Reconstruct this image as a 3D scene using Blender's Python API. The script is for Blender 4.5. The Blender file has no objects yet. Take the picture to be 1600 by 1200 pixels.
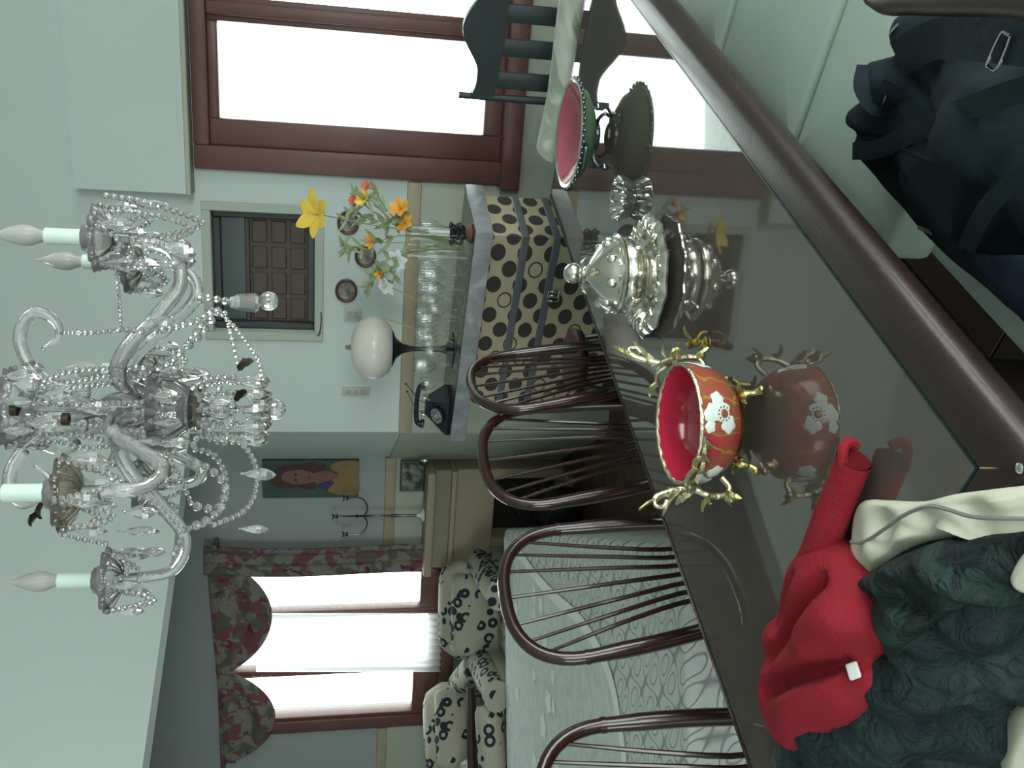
import bpy, math, random
import numpy as np
from math import sin, cos, pi, radians, sqrt
from mathutils import Vector, Matrix
random.seed(7)
SC = bpy.context.scene
COL = SC.collection

# ------------------------------------------------------------------ camera
H = 1.56                                   # eye height of the photographer
FPX, PITCH, ROLL = 1402.0, 0.1927, 0.0122  # phone held sideways: picture lies on its side
AT, AW = 0.698, 0.3355                     # headings of the dining table and of the house walls
cp, sp, cr, sr = cos(PITCH), sin(PITCH), cos(ROLL), sin(ROLL)
cam = bpy.data.cameras.new('camera')
cam.sensor_fit = 'HORIZONTAL'; cam.sensor_width = 36.0
cam.lens = 36.0 * FPX / 1600.0
cam.clip_start = 0.02; cam.clip_end = 100
camo = bpy.data.objects.new('camera', cam); COL.objects.link(camo)
fwd = Vector((0, cp, -sp)); up0 = Vector((0, sp, cp)); rt0 = Vector((1, 0, 0))
upr_r = rt0 * cr + up0 * sr                # right of the upright picture
upr_u = up0 * cr - rt0 * sr                # up of the upright picture
# the frame lies on its side: picture right = world down, picture up = world right
cx, cy, cz = -upr_u, upr_r, -fwd
camo.matrix_world = Matrix(((cx.x, cy.x, cz.x, 0), (cx.y, cy.y, cz.y, 0), (cx.z, cy.z, cz.z, H), (0, 0, 0, 1)))
SC.camera = camo

# ------------------------------------------------------------------ sky, daylight, exposure
world = bpy.data.worlds.new('sky'); SC.world = world; world.use_nodes = True
bg = world.node_tree.nodes['Background']
bg.inputs[0].default_value = (0.95, 1.0, 0.985, 1); bg.inputs[1].default_value = 7.0
SC.view_settings.view_transform = 'Standard'; SC.view_settings.look = 'None'
SC.view_settings.exposure = 0.4; SC.view_settings.gamma = 1.0
SC.view_settings.use_curve_mapping = False
SC.cycles.use_denoising = True
SC.cycles.caustics_reflective = False; SC.cycles.caustics_refractive = False
SC.cycles.max_bounces = 18; SC.cycles.diffuse_bounces = 5; SC.cycles.glossy_bounces = 6
SC.cycles.transmission_bounces = 16; SC.cycles.transparent_max_bounces = 64
SC.cycles.sample_clamp_indirect = 6.0

def area_light(name, loc, rot, sx, sy, power, portal=False, color=(1, 1, 1)):
    l = bpy.data.lights.new(name, 'AREA'); l.shape = 'RECTANGLE'; l.size = sx; l.size_y = sy
    l.energy = power; l.color = color
    o = bpy.data.objects.new(name, l); COL.objects.link(o)
    o.location = loc; o.rotation_euler = rot
    if portal: l.cycles.is_portal = True
    return o

# ------------------------------------------------------------------ frames of reference
LONG = Vector((sin(AT), cos(AT), 0)); ACR = Vector((cos(AT), -sin(AT), 0))
WR = Vector((cos(AW), -sin(AW), 0)); WN = Vector((sin(AW), cos(AW), 0))
def T(al, ac, z): return LONG * al + ACR * ac + Vector((0, 0, z))
def Wp(s, d, z): return WR * s + WN * d + Vector((0, 0, z))
def ray(x, y):
    a, b = (1200 - y) - 600, x - 800
    xr, yd = cr * a + sr * b, -sr * a + cr * b
    return Vector((xr, FPX * cp - yd * sp, -FPX * sp - yd * cp)) / FPX
def at(x, y, z):                 # where the sight line through a point of the photo meets height z
    d = ray(x, y); return d * ((z - H) / d.z) + Vector((0, 0, H))
def at_pl(x, y, n, dist):        # ... meets an upright plane
    d = ray(x, y); return d * (dist / n.dot(d)) + Vector((0, 0, H))
def wall_at(x, y, dist):
    p = at_pl(x, y, WN, dist); return p.dot(WR), p.z
def tl(p): return p.dot(LONG), p.dot(ACR)

# ------------------------------------------------------------------ materials
MATS = {}
def mat(name, col, rough=0.5, metal=0.0, noise=None, bump=None, trans=0.0, ior=1.45, coat=0.0, spec=0.5, sheen=0.0, sub=0.0):
    """noise=(scale, second colour, contrast)  bump=(scale, strength)"""
    m = bpy.data.materials.new(name); m.use_nodes = True; MATS[name] = m
    nt = m.node_tree; b = nt.nodes['Principled BSDF']
    b.inputs['Base Color'].default_value = (*col, 1); b.inputs['Roughness'].default_value = rough
    b.inputs['Metallic'].default_value = metal; b.inputs['IOR'].default_value = ior
    b.inputs['Transmission Weight'].default_value = trans
    b.inputs['Coat Weight'].default_value = coat; b.inputs['Coat Roughness'].default_value = 0.06
    b.inputs['Specular IOR Level'].default_value = spec
    b.inputs['Sheen Weight'].default_value = sheen
    tc = nt.nodes.new('ShaderNodeTexCoord')
    if noise:
        n = nt.nodes.new('ShaderNodeTexNoise'); n.inputs['Scale'].default_value = noise[0]; n.inputs['Detail'].default_value = 5
        nt.links.new(tc.outputs['Object'], n.inputs['Vector'])
        r = nt.nodes.new('ShaderNodeValToRGB'); c = noise[2]
        r.color_ramp.elements[0].position = 0.5 - c; r.color_ramp.elements[1].position = 0.5 + c
        r.color_ramp.elements[0].color = (*col, 1); r.color_ramp.elements[1].color = (*noise[1], 1)
        nt.links.new(n.outputs['Fac'], r.inputs['Fac']); nt.links.new(r.outputs['Color'], b.inputs['Base Color'])
    if bump:
        n = nt.nodes.new('ShaderNodeTexNoise'); n.inputs['Scale'].default_value = bump[0]; n.inputs['Detail'].default_value = 6
        nt.links.new(tc.outputs['Object'], n.inputs['Vector'])
        bm = nt.nodes.new('ShaderNodeBump'); bm.inputs['Strength'].default_value = bump[1]; bm.inputs['Distance'].default_value = 0.01
        nt.links.new(n.outputs['Fac'], bm.inputs['Height']); nt.links.new(bm.outputs['Normal'], b.inputs['Normal'])
    return m

def nodes_of(m): return m.node_tree, m.node_tree.nodes['Principled BSDF']
def math_node(nt, op, a, b=None, c=None):
    n = nt.nodes.new('ShaderNodeMath'); n.operation = op
    for i, v in enumerate((a, b, c)):
        if v is None: continue
        if isinstance(v, (int, float)): n.inputs[i].default_value = v
        else: nt.links.new(v, n.inputs[i])
    return n.outputs[0]
def mix_col(nt, fac, a, b):
    n = nt.nodes.new('ShaderNodeMix'); n.data_type = 'RGBA'
    if isinstance(fac, (int, float)): n.inputs[0].default_value = fac
    else: nt.links.new(fac, n.inputs[0])
    for i, v in ((6, a), (7, b)):
        if isinstance(v, tuple): n.inputs[i].default_value = (*v, 1)
        else: nt.links.new(v, n.inputs[i])
    return n.outputs[2]

def thin_glass(name, tint=(1, 1, 1), rough=0.02, ior=1.45):
    m = bpy.data.materials.new(name); m.use_nodes = True; MATS[name] = m
    nt = m.node_tree; nt.nodes.remove(nt.nodes['Principled BSDF'])
    out = nt.nodes['Material Output']
    tr = nt.nodes.new('ShaderNodeBsdfTransparent'); tr.inputs[0].default_value = (*tint, 1)
    gl = nt.nodes.new('ShaderNodeBsdfGlossy'); gl.inputs['Roughness'].default_value = rough
    lw = nt.nodes.new('ShaderNodeLayerWeight'); lw.inputs[0].default_value = 0.5
    pw_ = math_node(nt, 'POWER', lw.outputs['Facing'], 3.5)
    fr_ = math_node(nt, 'MULTIPLY_ADD', pw_, 0.55 * (ior - 1) / 0.5, 0.045)
    mx = nt.nodes.new('ShaderNodeMixShader')
    nt.links.new(fr_, mx.inputs[0]); nt.links.new(tr.outputs[0], mx.inputs[1]); nt.links.new(gl.outputs[0], mx.inputs[2])
    nt.links.new(mx.outputs[0], out.inputs['Surface'])
    return m

def translucent(name, col, transp=0.3):
    m = bpy.data.materials.new(name); m.use_nodes = True; MATS[name] = m
    nt = m.node_tree; nt.nodes.remove(nt.nodes['Principled BSDF'])
    out = nt.nodes['Material Output']
    a = nt.nodes.new('ShaderNodeBsdfDiffuse'); a.inputs[0].default_value = (*col, 1)
    b = nt.nodes.new('ShaderNodeBsdfTranslucent'); b.inputs[0].default_value = (*col, 1)
    c = nt.nodes.new('ShaderNodeBsdfTransparent')
    m1 = nt.nodes.new('ShaderNodeMixShader'); m2 = nt.nodes.new('ShaderNodeMixShader'); m2.inputs[0].default_value = transp
    nt.links.new(a.outputs[0], m1.inputs[1]); nt.links.new(b.outputs[0], m1.inputs[2])
    nt.links.new(m1.outputs[0], m2.inputs[1]); nt.links.new(c.outputs[0], m2.inputs[2])
    nt.links.new(m2.outputs[0], out.inputs['Surface'])
    return m

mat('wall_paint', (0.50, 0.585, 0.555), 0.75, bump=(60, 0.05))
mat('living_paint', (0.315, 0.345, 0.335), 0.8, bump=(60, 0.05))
mat('wainscot_paint', (0.40, 0.44, 0.36), 0.7, noise=(6, (0.36, 0.39, 0.31), 0.3))
mat('ceiling_paint', (0.62, 0.69, 0.66), 0.85)
mat('window_wood', (0.115, 0.052, 0.044), 0.42, noise=(14, (0.14, 0.062, 0.05), 0.35))
mat('chair_wood', (0.019, 0.0085, 0.0072), 0.22, coat=0.35, noise=(20, (0.036, 0.014, 0.010), 0.35))
mat('far_chair_hazed_wood', (0.022, 0.034, 0.035), 0.4)  # greenish flare haze from the window is put into this wood colour
mat('rail_wood', (0.018, 0.0105, 0.0095), 0.36, coat=0.08, noise=(10, (0.032, 0.018, 0.015), 0.35), bump=(120, 0.05))
mat('table_top_wood', (0.055, 0.044, 0.038), 0.35, noise=(7, (0.072, 0.06, 0.052), 0.4))
mat('table_glass', (0.088, 0.072, 0.062), 0.03, noise=(7, (0.105, 0.088, 0.077), 0.4), ior=1.95)
mat('glass_edge', (0.004, 0.022, 0.022), 0.3)
mat('floor_wood', (0.045, 0.027, 0.02), 0.4, noise=(5, (0.075, 0.047, 0.035), 0.4))
mat('floor_gap', (0.006, 0.005, 0.004), 0.8)
mat('mint_leather', (0.47, 0.60, 0.52), 0.55, bump=(9, 0.12))
mat('mint_piping', (0.42, 0.55, 0.47), 0.5)
mat('navy_cloth', (0.010, 0.019, 0.027), 0.9, noise=(5, (0.013, 0.024, 0.031), 0.3), bump=(45, 0.3), spec=0.25)
mat('navy_strap', (0.015, 0.026, 0.032), 0.85, bump=(200, 0.2), spec=0.25)
mat('navy_blue_cloth', (0.022, 0.034, 0.062), 0.85, bump=(60, 0.3), spec=0.3)
mat('red_knit', (0.30, 0.022, 0.029), 0.95, noise=(9, (0.255, 0.017, 0.027), 0.4), bump=(160, 0.3), spec=0.2)
mat('red_knit_shade', (0.22, 0.012, 0.016), 0.9)
mat('cream_cloth', (0.60, 0.60, 0.47), 0.85, bump=(25, 0.2))
mat('zip_metal', (0.30, 0.31, 0.28), 0.5, metal=0.6)
mat('white_plastic', (0.75, 0.78, 0.74), 0.5)
mat('silver', (0.72, 0.70, 0.61), 0.2, metal=1.0, bump=(28, 0.25))
mat('silver_dark', (0.03, 0.03, 0.028), 0.4, metal=0.6)
mat('pewter', (0.10, 0.13, 0.14), 0.22, metal=0.85)
mat('brass', (0.50, 0.43, 0.17), 0.3, metal=1.0, bump=(70, 0.5))
mat('pale_brass', (0.55, 0.54, 0.36), 0.32, metal=1.0, bump=(70, 0.5))
mat('enamel_red', (0.50, 0.028, 0.06), 0.13, coat=0.5)
mat('enamel_white', (0.66, 0.76, 0.68), 0.3)
mat('enamel_dark', (0.03, 0.03, 0.03), 0.4)
mat('enamel_gold', (0.36, 0.24, 0.03), 0.35)
mat('enamel_pink', (0.42, 0.10, 0.13), 0.12, coat=0.5)
mat('enamel_green', (0.10, 0.17, 0.10), 0.3)
mat('crystal', (1, 1, 1), 0.01, trans=0.87, ior=1.48)
mat('crystal_arm', (1, 1, 1), 0.03, trans=0.86, ior=1.44, bump=(45, 0.25))
mat('brown_crystal', (0.66, 0.60, 0.50), 0.05, trans=0.9, ior=1.5)
mat('candle_sleeve', (0.58, 0.72, 0.65), 0.5)
mat('bulb_glass', (0.62, 0.63, 0.60), 0.18, trans=0.45, ior=1.3)
mat('dull_metal', (0.25, 0.29, 0.28), 0.35, metal=0.9)
mat('bronze_dark', (0.05, 0.042, 0.026), 0.4, metal=0.7)
mat('chrome', (0.62, 0.63, 0.62), 0.12, metal=1.0)
mat('gunmetal', (0.10, 0.11, 0.11), 0.25, metal=0.9)
mat('lamp_glass', (0.66, 0.63, 0.57), 0.35, coat=0.25)
mat('phone_black', (0.012, 0.015, 0.022), 0.25, coat=0.3)
mat('dial_face', (0.30, 0.30, 0.28), 0.5)
mat('black_iron', (0.012, 0.016, 0.016), 0.45)
mat('candle_wax', (0.66, 0.70, 0.66), 0.5)
mat('rust_wood', (0.16, 0.07, 0.05), 0.5)
mat('mantel_stone', (0.36, 0.31, 0.21), 0.6, noise=(6, (0.30, 0.26, 0.18), 0.4), bump=(30, 0.1))
mat('mantel_panel', (0.27, 0.25, 0.17), 0.7, noise=(10, (0.21, 0.20, 0.14), 0.3), bump=(20, 0.2))
mat('hearth_black', (0.02, 0.02, 0.016), 0.8)
mat('photo_dark', (0.025, 0.027, 0.024), 0.4, noise=(14, (0.22, 0.23, 0.19), 0.08))
mat('portrait_ground', (0.030, 0.055, 0.050), 0.6, noise=(8, (0.05, 0.10, 0.085), 0.3))
mat('skin_paint', (0.16, 0.075, 0.06), 0.6, noise=(18, (0.23, 0.11, 0.085), 0.3))
mat('hair_paint', (0.05, 0.022, 0.025), 0.6, noise=(20, (0.08, 0.03, 0.03), 0.3))
mat('yellow_paint', (0.24, 0.18, 0.06), 0.6, noise=(20, (0.20, 0.12, 0.045), 0.3))
mat('blue_paint', (0.04, 0.035, 0.10), 0.6)
mat('lip_paint', (0.22, 0.04, 0.04), 0.6)
mat('gold_paint', (0.28, 0.21, 0.09), 0.5)
mat('switch_plastic', (0.40, 0.42, 0.37), 0.5)
mat('switch_grey', (0.30, 0.33, 0.30), 0.5)
mat('plate_rim', (0.09, 0.045, 0.035), 0.4)
mat('plate_face', (0.22, 0.21, 0.17), 0.4, noise=(22, (0.04, 0.035, 0.03), 0.12))
mat('cabinet_dark', (0.025, 0.035, 0.034), 0.45)
mat('cabinet_green', (0.016, 0.036, 0.032), 0.25)
mat('cabinet_wood', (0.055, 0.036, 0.028), 0.5, noise=(10, (0.075, 0.05, 0.04), 0.3))
mat('niche_stone', (0.38, 0.43, 0.37), 0.7)
mat('strap_grey', (0.10, 0.105, 0.12), 0.5)
mat('petal_yellow', (0.80, 0.52, 0.045), 0.5, noise=(12, (0.82, 0.62, 0.13), 0.3))
mat('petal_orange', (0.70, 0.26, 0.03), 0.5, noise=(12, (0.75, 0.42, 0.06), 0.3))
mat('petal_coral', (0.66, 0.16, 0.08), 0.5)
mat('petal_white', (0.70, 0.74, 0.74), 0.5)
mat('leaf_green', (0.19, 0.25, 0.12), 0.5, noise=(9, (0.28, 0.33, 0.18), 0.3))
mat('stem_green', (0.20, 0.25, 0.10), 0.5)
mat('straw_gold', (0.42, 0.38, 0.13), 0.5)
mat('stool_red', (0.10, 0.03, 0.03), 0.5)
thin_glass('pane_glass', (0.97, 1.0, 0.99), 0.01)
thin_glass('drink_glass', (0.985, 0.99, 0.987), 0.05, 1.4)
thin_glass('vase_glass', (0.965, 0.98, 0.97), 0.04, 1.6)
mat('press_glass', (0.95, 0.98, 0.98), 0.02, trans=1.0, ior=1.5)
translucent('sheer', (0.85, 0.87, 0.88), 0.35)
mat('lace', (0.57, 0.63, 0.60), 0.9, noise=(16, (0.66, 0.72, 0.69), 0.12), bump=(140, 0.2))
mat('lace_band', (0.83, 0.87, 0.84), 0.9, bump=(140, 0.2))

def marble():
    m = mat('marble', (0.30, 0.32, 0.33), 0.22); nt, b = nodes_of(m)
    tc = nt.nodes.new('ShaderNodeTexCoord'); n = nt.nodes.new('ShaderNodeTexNoise')
    n.inputs['Scale'].default_value = 5; n.inputs['Detail'].default_value = 8; n.inputs['Distortion'].default_value = 1.6
    nt.links.new(tc.outputs['Object'], n.inputs['Vector'])
    r = nt.nodes.new('ShaderNodeValToRGB')
    for p, c in ((0.3, (0.20, 0.215, 0.225)), (0.55, (0.27, 0.285, 0.295)), (0.7, (0.40, 0.42, 0.43))):
        e = r.color_ramp.elements.new(p); e.color = (*c, 1)
    r.color_ramp.elements.remove(r.color_ramp.elements[0]); r.color_ramp.elements.remove(r.color_ramp.elements[-1])
    nt.links.new(n.outputs['Fac'], r.inputs['Fac']); nt.links.new(r.outputs['Color'], b.inputs['Base Color'])
marble()

def dotted_fabric():
    """beige cloth printed with staggered dark discs, some of them only rings"""
    m = mat('dotted_fabric', (0.42, 0.37, 0.25), 0.8); nt, b = nodes_of(m)
    uv = nt.nodes.new('ShaderNodeUVMap'); uv.uv_map = 'UVMap'
    sx = nt.nodes.new('ShaderNodeSeparateXYZ'); nt.links.new(uv.outputs[0], sx.inputs[0])
    px, py = 0.165, 0.118
    tot = None; ring = None
    for ox, oy in ((0.0, 0.0), (0.5, 0.5)):
        u = math_node(nt, 'ADD', math_node(nt, 'DIVIDE', sx.outputs[0], px), ox)
        v = math_node(nt, 'ADD', math_node(nt, 'DIVIDE', sx.outputs[1], py), oy)
        fu = math_node(nt, 'SUBTRACT', math_node(nt, 'FRACT', u), 0.5); fv = math_node(nt, 'SUBTRACT', math_node(nt, 'FRACT', v), 0.5)
        du = math_node(nt, 'MULTIPLY', fu, px / 0.043); dv = math_node(nt, 'MULTIPLY', fv, py / 0.033)
        d = math_node(nt, 'SQRT', math_node(nt, 'ADD', math_node(nt, 'MULTIPLY', du, du), math_node(nt, 'MULTIPLY', dv, dv)))
        disc = math_node(nt, 'LESS_THAN', d, 1.0)
        cu = math_node(nt, 'FLOOR', u); cv = math_node(nt, 'FLOOR', v)
        h = math_node(nt, 'FRACT', math_node(nt, 'MULTIPLY', math_node(nt, 'SINE', math_node(nt, 'ADD', math_node(nt, 'MULTIPLY', cu, 12.99 + ox * 7), math_node(nt, 'MULTIPLY', cv, 78.23))), 437.5))
        isring = math_node(nt, 'LESS_THAN', h, 0.2)
        hole = math_node(nt, 'MULTIPLY', isring, math_node(nt, 'LESS_THAN', d, 0.8))
        val = math_node(nt, 'MULTIPLY', disc, math_node(nt, 'SUBTRACT', 1.0, hole))
        tot = val if tot is None else math_node(nt, 'MAXIMUM', tot, val)
    c = mix_col(nt, tot, (0.40, 0.35, 0.235), (0.040, 0.036, 0.030))
    nt.links.new(c, b.inputs['Base Color'])
dotted_fabric()

def floral(name, base, cols, scale, thr=0.42):
    m = mat(name, base, 0.85, bump=(80, 0.15)); nt, b = nodes_of(m)
    tc = nt.nodes.new('ShaderNodeTexCoord'); cur = base
    for i, (c, t) in enumerate(cols):
        mp = nt.nodes.new('ShaderNodeMapping'); mp.inputs['Location'].default_value = (3.1 * i, 1.7 * i, 5.3 * i)
        nt.links.new(tc.outputs['Object'], mp.inputs[0])
        n = nt.nodes.new('ShaderNodeTexNoise'); n.inputs['Scale'].default_value = scale * (1 + .25 * i); n.inputs['Detail'].default_value = 3; n.inputs['Distortion'].default_value = .8
        nt.links.new(mp.outputs[0], n.inputs['Vector'])
        f = nt.nodes.new('ShaderNodeMapRange'); f.inputs[1].default_value = t; f.inputs[2].default_value = t + 0.06
        nt.links.new(n.outputs['Fac'], f.inputs[0])
        cur = mix_col(nt, f.outputs[0], cur, c)
    nt.links.new(cur, b.inputs['Base Color'])
floral('valance_floral', (0.185, 0.175, 0.15), (((0.085, 0.095, 0.068), 0.49), ((0.15, 0.05, 0.058), 0.52), ((0.10, 0.022, 0.035), 0.60)), 8)  # backlit shade is put into these darkened valance colours
floral('pale_floral', (0.62, 0.65, 0.57), (((0.38, 0.42, 0.33), 0.50), ((0.20, 0.24, 0.17), 0.57)), 4)
floral('dark_green_crinkle', (0.009, 0.018, 0.016), (((0.016, 0.038, 0.030), 0.50), ((0.006, 0.012, 0.014), 0.56), ((0.024, 0.055, 0.040), 0.66)), 14)
floral('bluegreen_crinkle', (0.013, 0.027, 0.028), (((0.021, 0.042, 0.040), 0.52), ((0.011, 0.020, 0.026), 0.56)), 12)
for _n, _s in (('dark_green_crinkle', 24), ('bluegreen_crinkle', 22)):
    nt, b = nodes_of(MATS[_n])
    vo = nt.nodes.new('ShaderNodeTexNoise'); vo.inputs['Scale'].default_value = _s; vo.inputs['Distortion'].default_value = 2.5; vo.inputs['Detail'].default_value = 3
    tc = nt.nodes.new('ShaderNodeTexCoord'); nt.links.new(tc.outputs['Object'], vo.inputs['Vector'])
    bm = nt.nodes.new('ShaderNodeBump'); bm.inputs['Strength'].default_value = 0.9; bm.inputs['Distance'].default_value = 0.012
    nt.links.new(vo.outputs['Fac'], bm.inputs['Height']); nt.links.new(bm.outputs['Normal'], b.inputs['Normal'])
    b.inputs['Roughness'].default_value = 0.6; b.inputs['Specular IOR Level'].default_value = 0.25

def scroll_fabric():
    """cream upholstery with rows of dark navy scrolls"""
    m = mat('scroll_fabric', (0.50, 0.47, 0.36), 0.85); nt, b = nodes_of(m)
    tc = nt.nodes.new('ShaderNodeTexCoord')
    v = nt.nodes.new('ShaderNodeTexVoronoi'); v.inputs['Scale'].default_value = 13.0; v.inputs['Randomness'].default_value = 0.55
    nt.links.new(tc.outputs['Object'], v.inputs['Vector'])
    d = v.outputs['Distance']
    ring = math_node(nt, 'MULTIPLY', math_node(nt, 'GREATER_THAN', d, 0.22), math_node(nt, 'LESS_THAN', d, 0.47))
    n = nt.nodes.new('ShaderNodeTexNoise'); n.inputs['Scale'].default_value = 7
    nt.links.new(tc.outputs['Object'], n.inputs['Vector'])
    s = nt.nodes.new('ShaderNodeSeparateXYZ'); nt.links.new(tc.outputs['Object'], s.inputs[0])
    band = math_node(nt, 'GREATER_THAN', math_node(nt, 'SINE', math_node(nt, 'MULTIPLY', math_node(nt, 'ADD', s.outputs[2], math_node(nt, 'MULTIPLY', s.outputs[0], 0.5)), 26.0)), -0.35)
    fac = math_node(nt, 'MULTIPLY', math_node(nt, 'MULTIPLY', ring, band), math_node(nt, 'GREATER_THAN', n.outputs['Fac'], 0.25))
    nt.links.new(mix_col(nt, fac, (0.35, 0.335, 0.265), (0.014, 0.015, 0.028)), b.inputs['Base Color'])
scroll_fabric()

def quilt_mat():
    """pale mint quilt with stitched ogee lines"""
    m = mat('quilt', (0.47, 0.55, 0.50), 0.85); nt, b = nodes_of(m)
    uv = nt.nodes.new('ShaderNodeUVMap'); uv.uv_map = 'UVMap'
    s = nt.nodes.new('ShaderNodeSeparateXYZ'); nt.links.new(uv.outputs[0], s.inputs[0])
    k = 2 * pi / 0.155
    a = math_node(nt, 'MULTIPLY', s.outputs[0], k); c = math_node(nt, 'MULTIPLY', s.outputs[1], k)
    f = math_node(nt, 'ADD', math_node(nt, 'SINE', math_node(nt, 'ADD', a, math_node(nt, 'MULTIPLY', math_node(nt, 'SINE', math_node(nt, 'MULTIPLY', c, 1.0)), 0.8))), math_node(nt, 'SINE', math_node(nt, 'SUBTRACT', c, math_node(nt, 'MULTIPLY', math_node(nt, 'SINE', a), 0.8))))
    w = math_node(nt, 'ABSOLUTE', math_node(nt, 'SINE', math_node(nt, 'MULTIPLY', f, 2.35)))
    mr = nt.nodes.new('ShaderNodeMapRange'); mr.inputs[1].default_value = 0.0; mr.inputs[2].default_value = 0.45
    nt.links.new(w, mr.inputs[0])
    nt.links.new(mix_col(nt, mr.outputs[0], (0.27, 0.30, 0.285), (0.60, 0.64, 0.615)), b.inputs['Base Color'])
    bm = nt.nodes.new('ShaderNodeBump'); bm.inputs['Strength'].default_value = 0.6; bm.inputs['Distance'].default_value = 0.006
    nt.links.new(mr.outputs[0], bm.inputs['Height']); nt.links.new(bm.outputs['Normal'], b.inputs['Normal'])
quilt_mat()

def bowl_enamel():
    m = mat('enamel_orange', (0.42, 0.09, 0.035), 0.2, coat=0.4); nt, b = nodes_of(m)
    tc = nt.nodes.new('ShaderNodeTexCoord')
    n = nt.nodes.new('ShaderNodeTexNoise'); n.inputs['Scale'].default_value = 9; n.inputs['Detail'].default_value = 2
    nt.links.new(tc.outputs['Object'], n.inputs['Vector'])
    r = nt.nodes.new('ShaderNodeValToRGB')
    r.color_ramp.elements[0].position = .36; r.color_ramp.elements[0].color = (0.36, 0.035, 0.055, 1)
    r.color_ramp.elements[1].position = .64; r.color_ramp.elements[1].color = (0.25, 0.085, 0.035, 1)
    e = r.color_ramp.elements.new(.5); e.color = (0.34, 0.085, 0.05, 1)
    nt.links.new(n.outputs['Fac'], r.inputs['Fac'])
    g = nt.nodes.new('ShaderNodeTexWave'); g.inputs['Scale'].default_value = 9; g.inputs['Distortion'].default_value = 9; g.inputs['Detail'].default_value = 3
    nt.links.new(tc.outputs['Object'], g.inputs['Vector'])
    f = nt.nodes.new('ShaderNodeMapRange'); f.inputs[1].default_value = .955; f.inputs[2].default_value = .99
    nt.links.new(g.outputs['Fac'], f.inputs[0])
    nt.links.new(mix_col(nt, f.outputs[0], r.outputs['Color'], (0.33, 0.24, 0.03)), b.inputs['Base Color'])
bowl_enamel()

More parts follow.
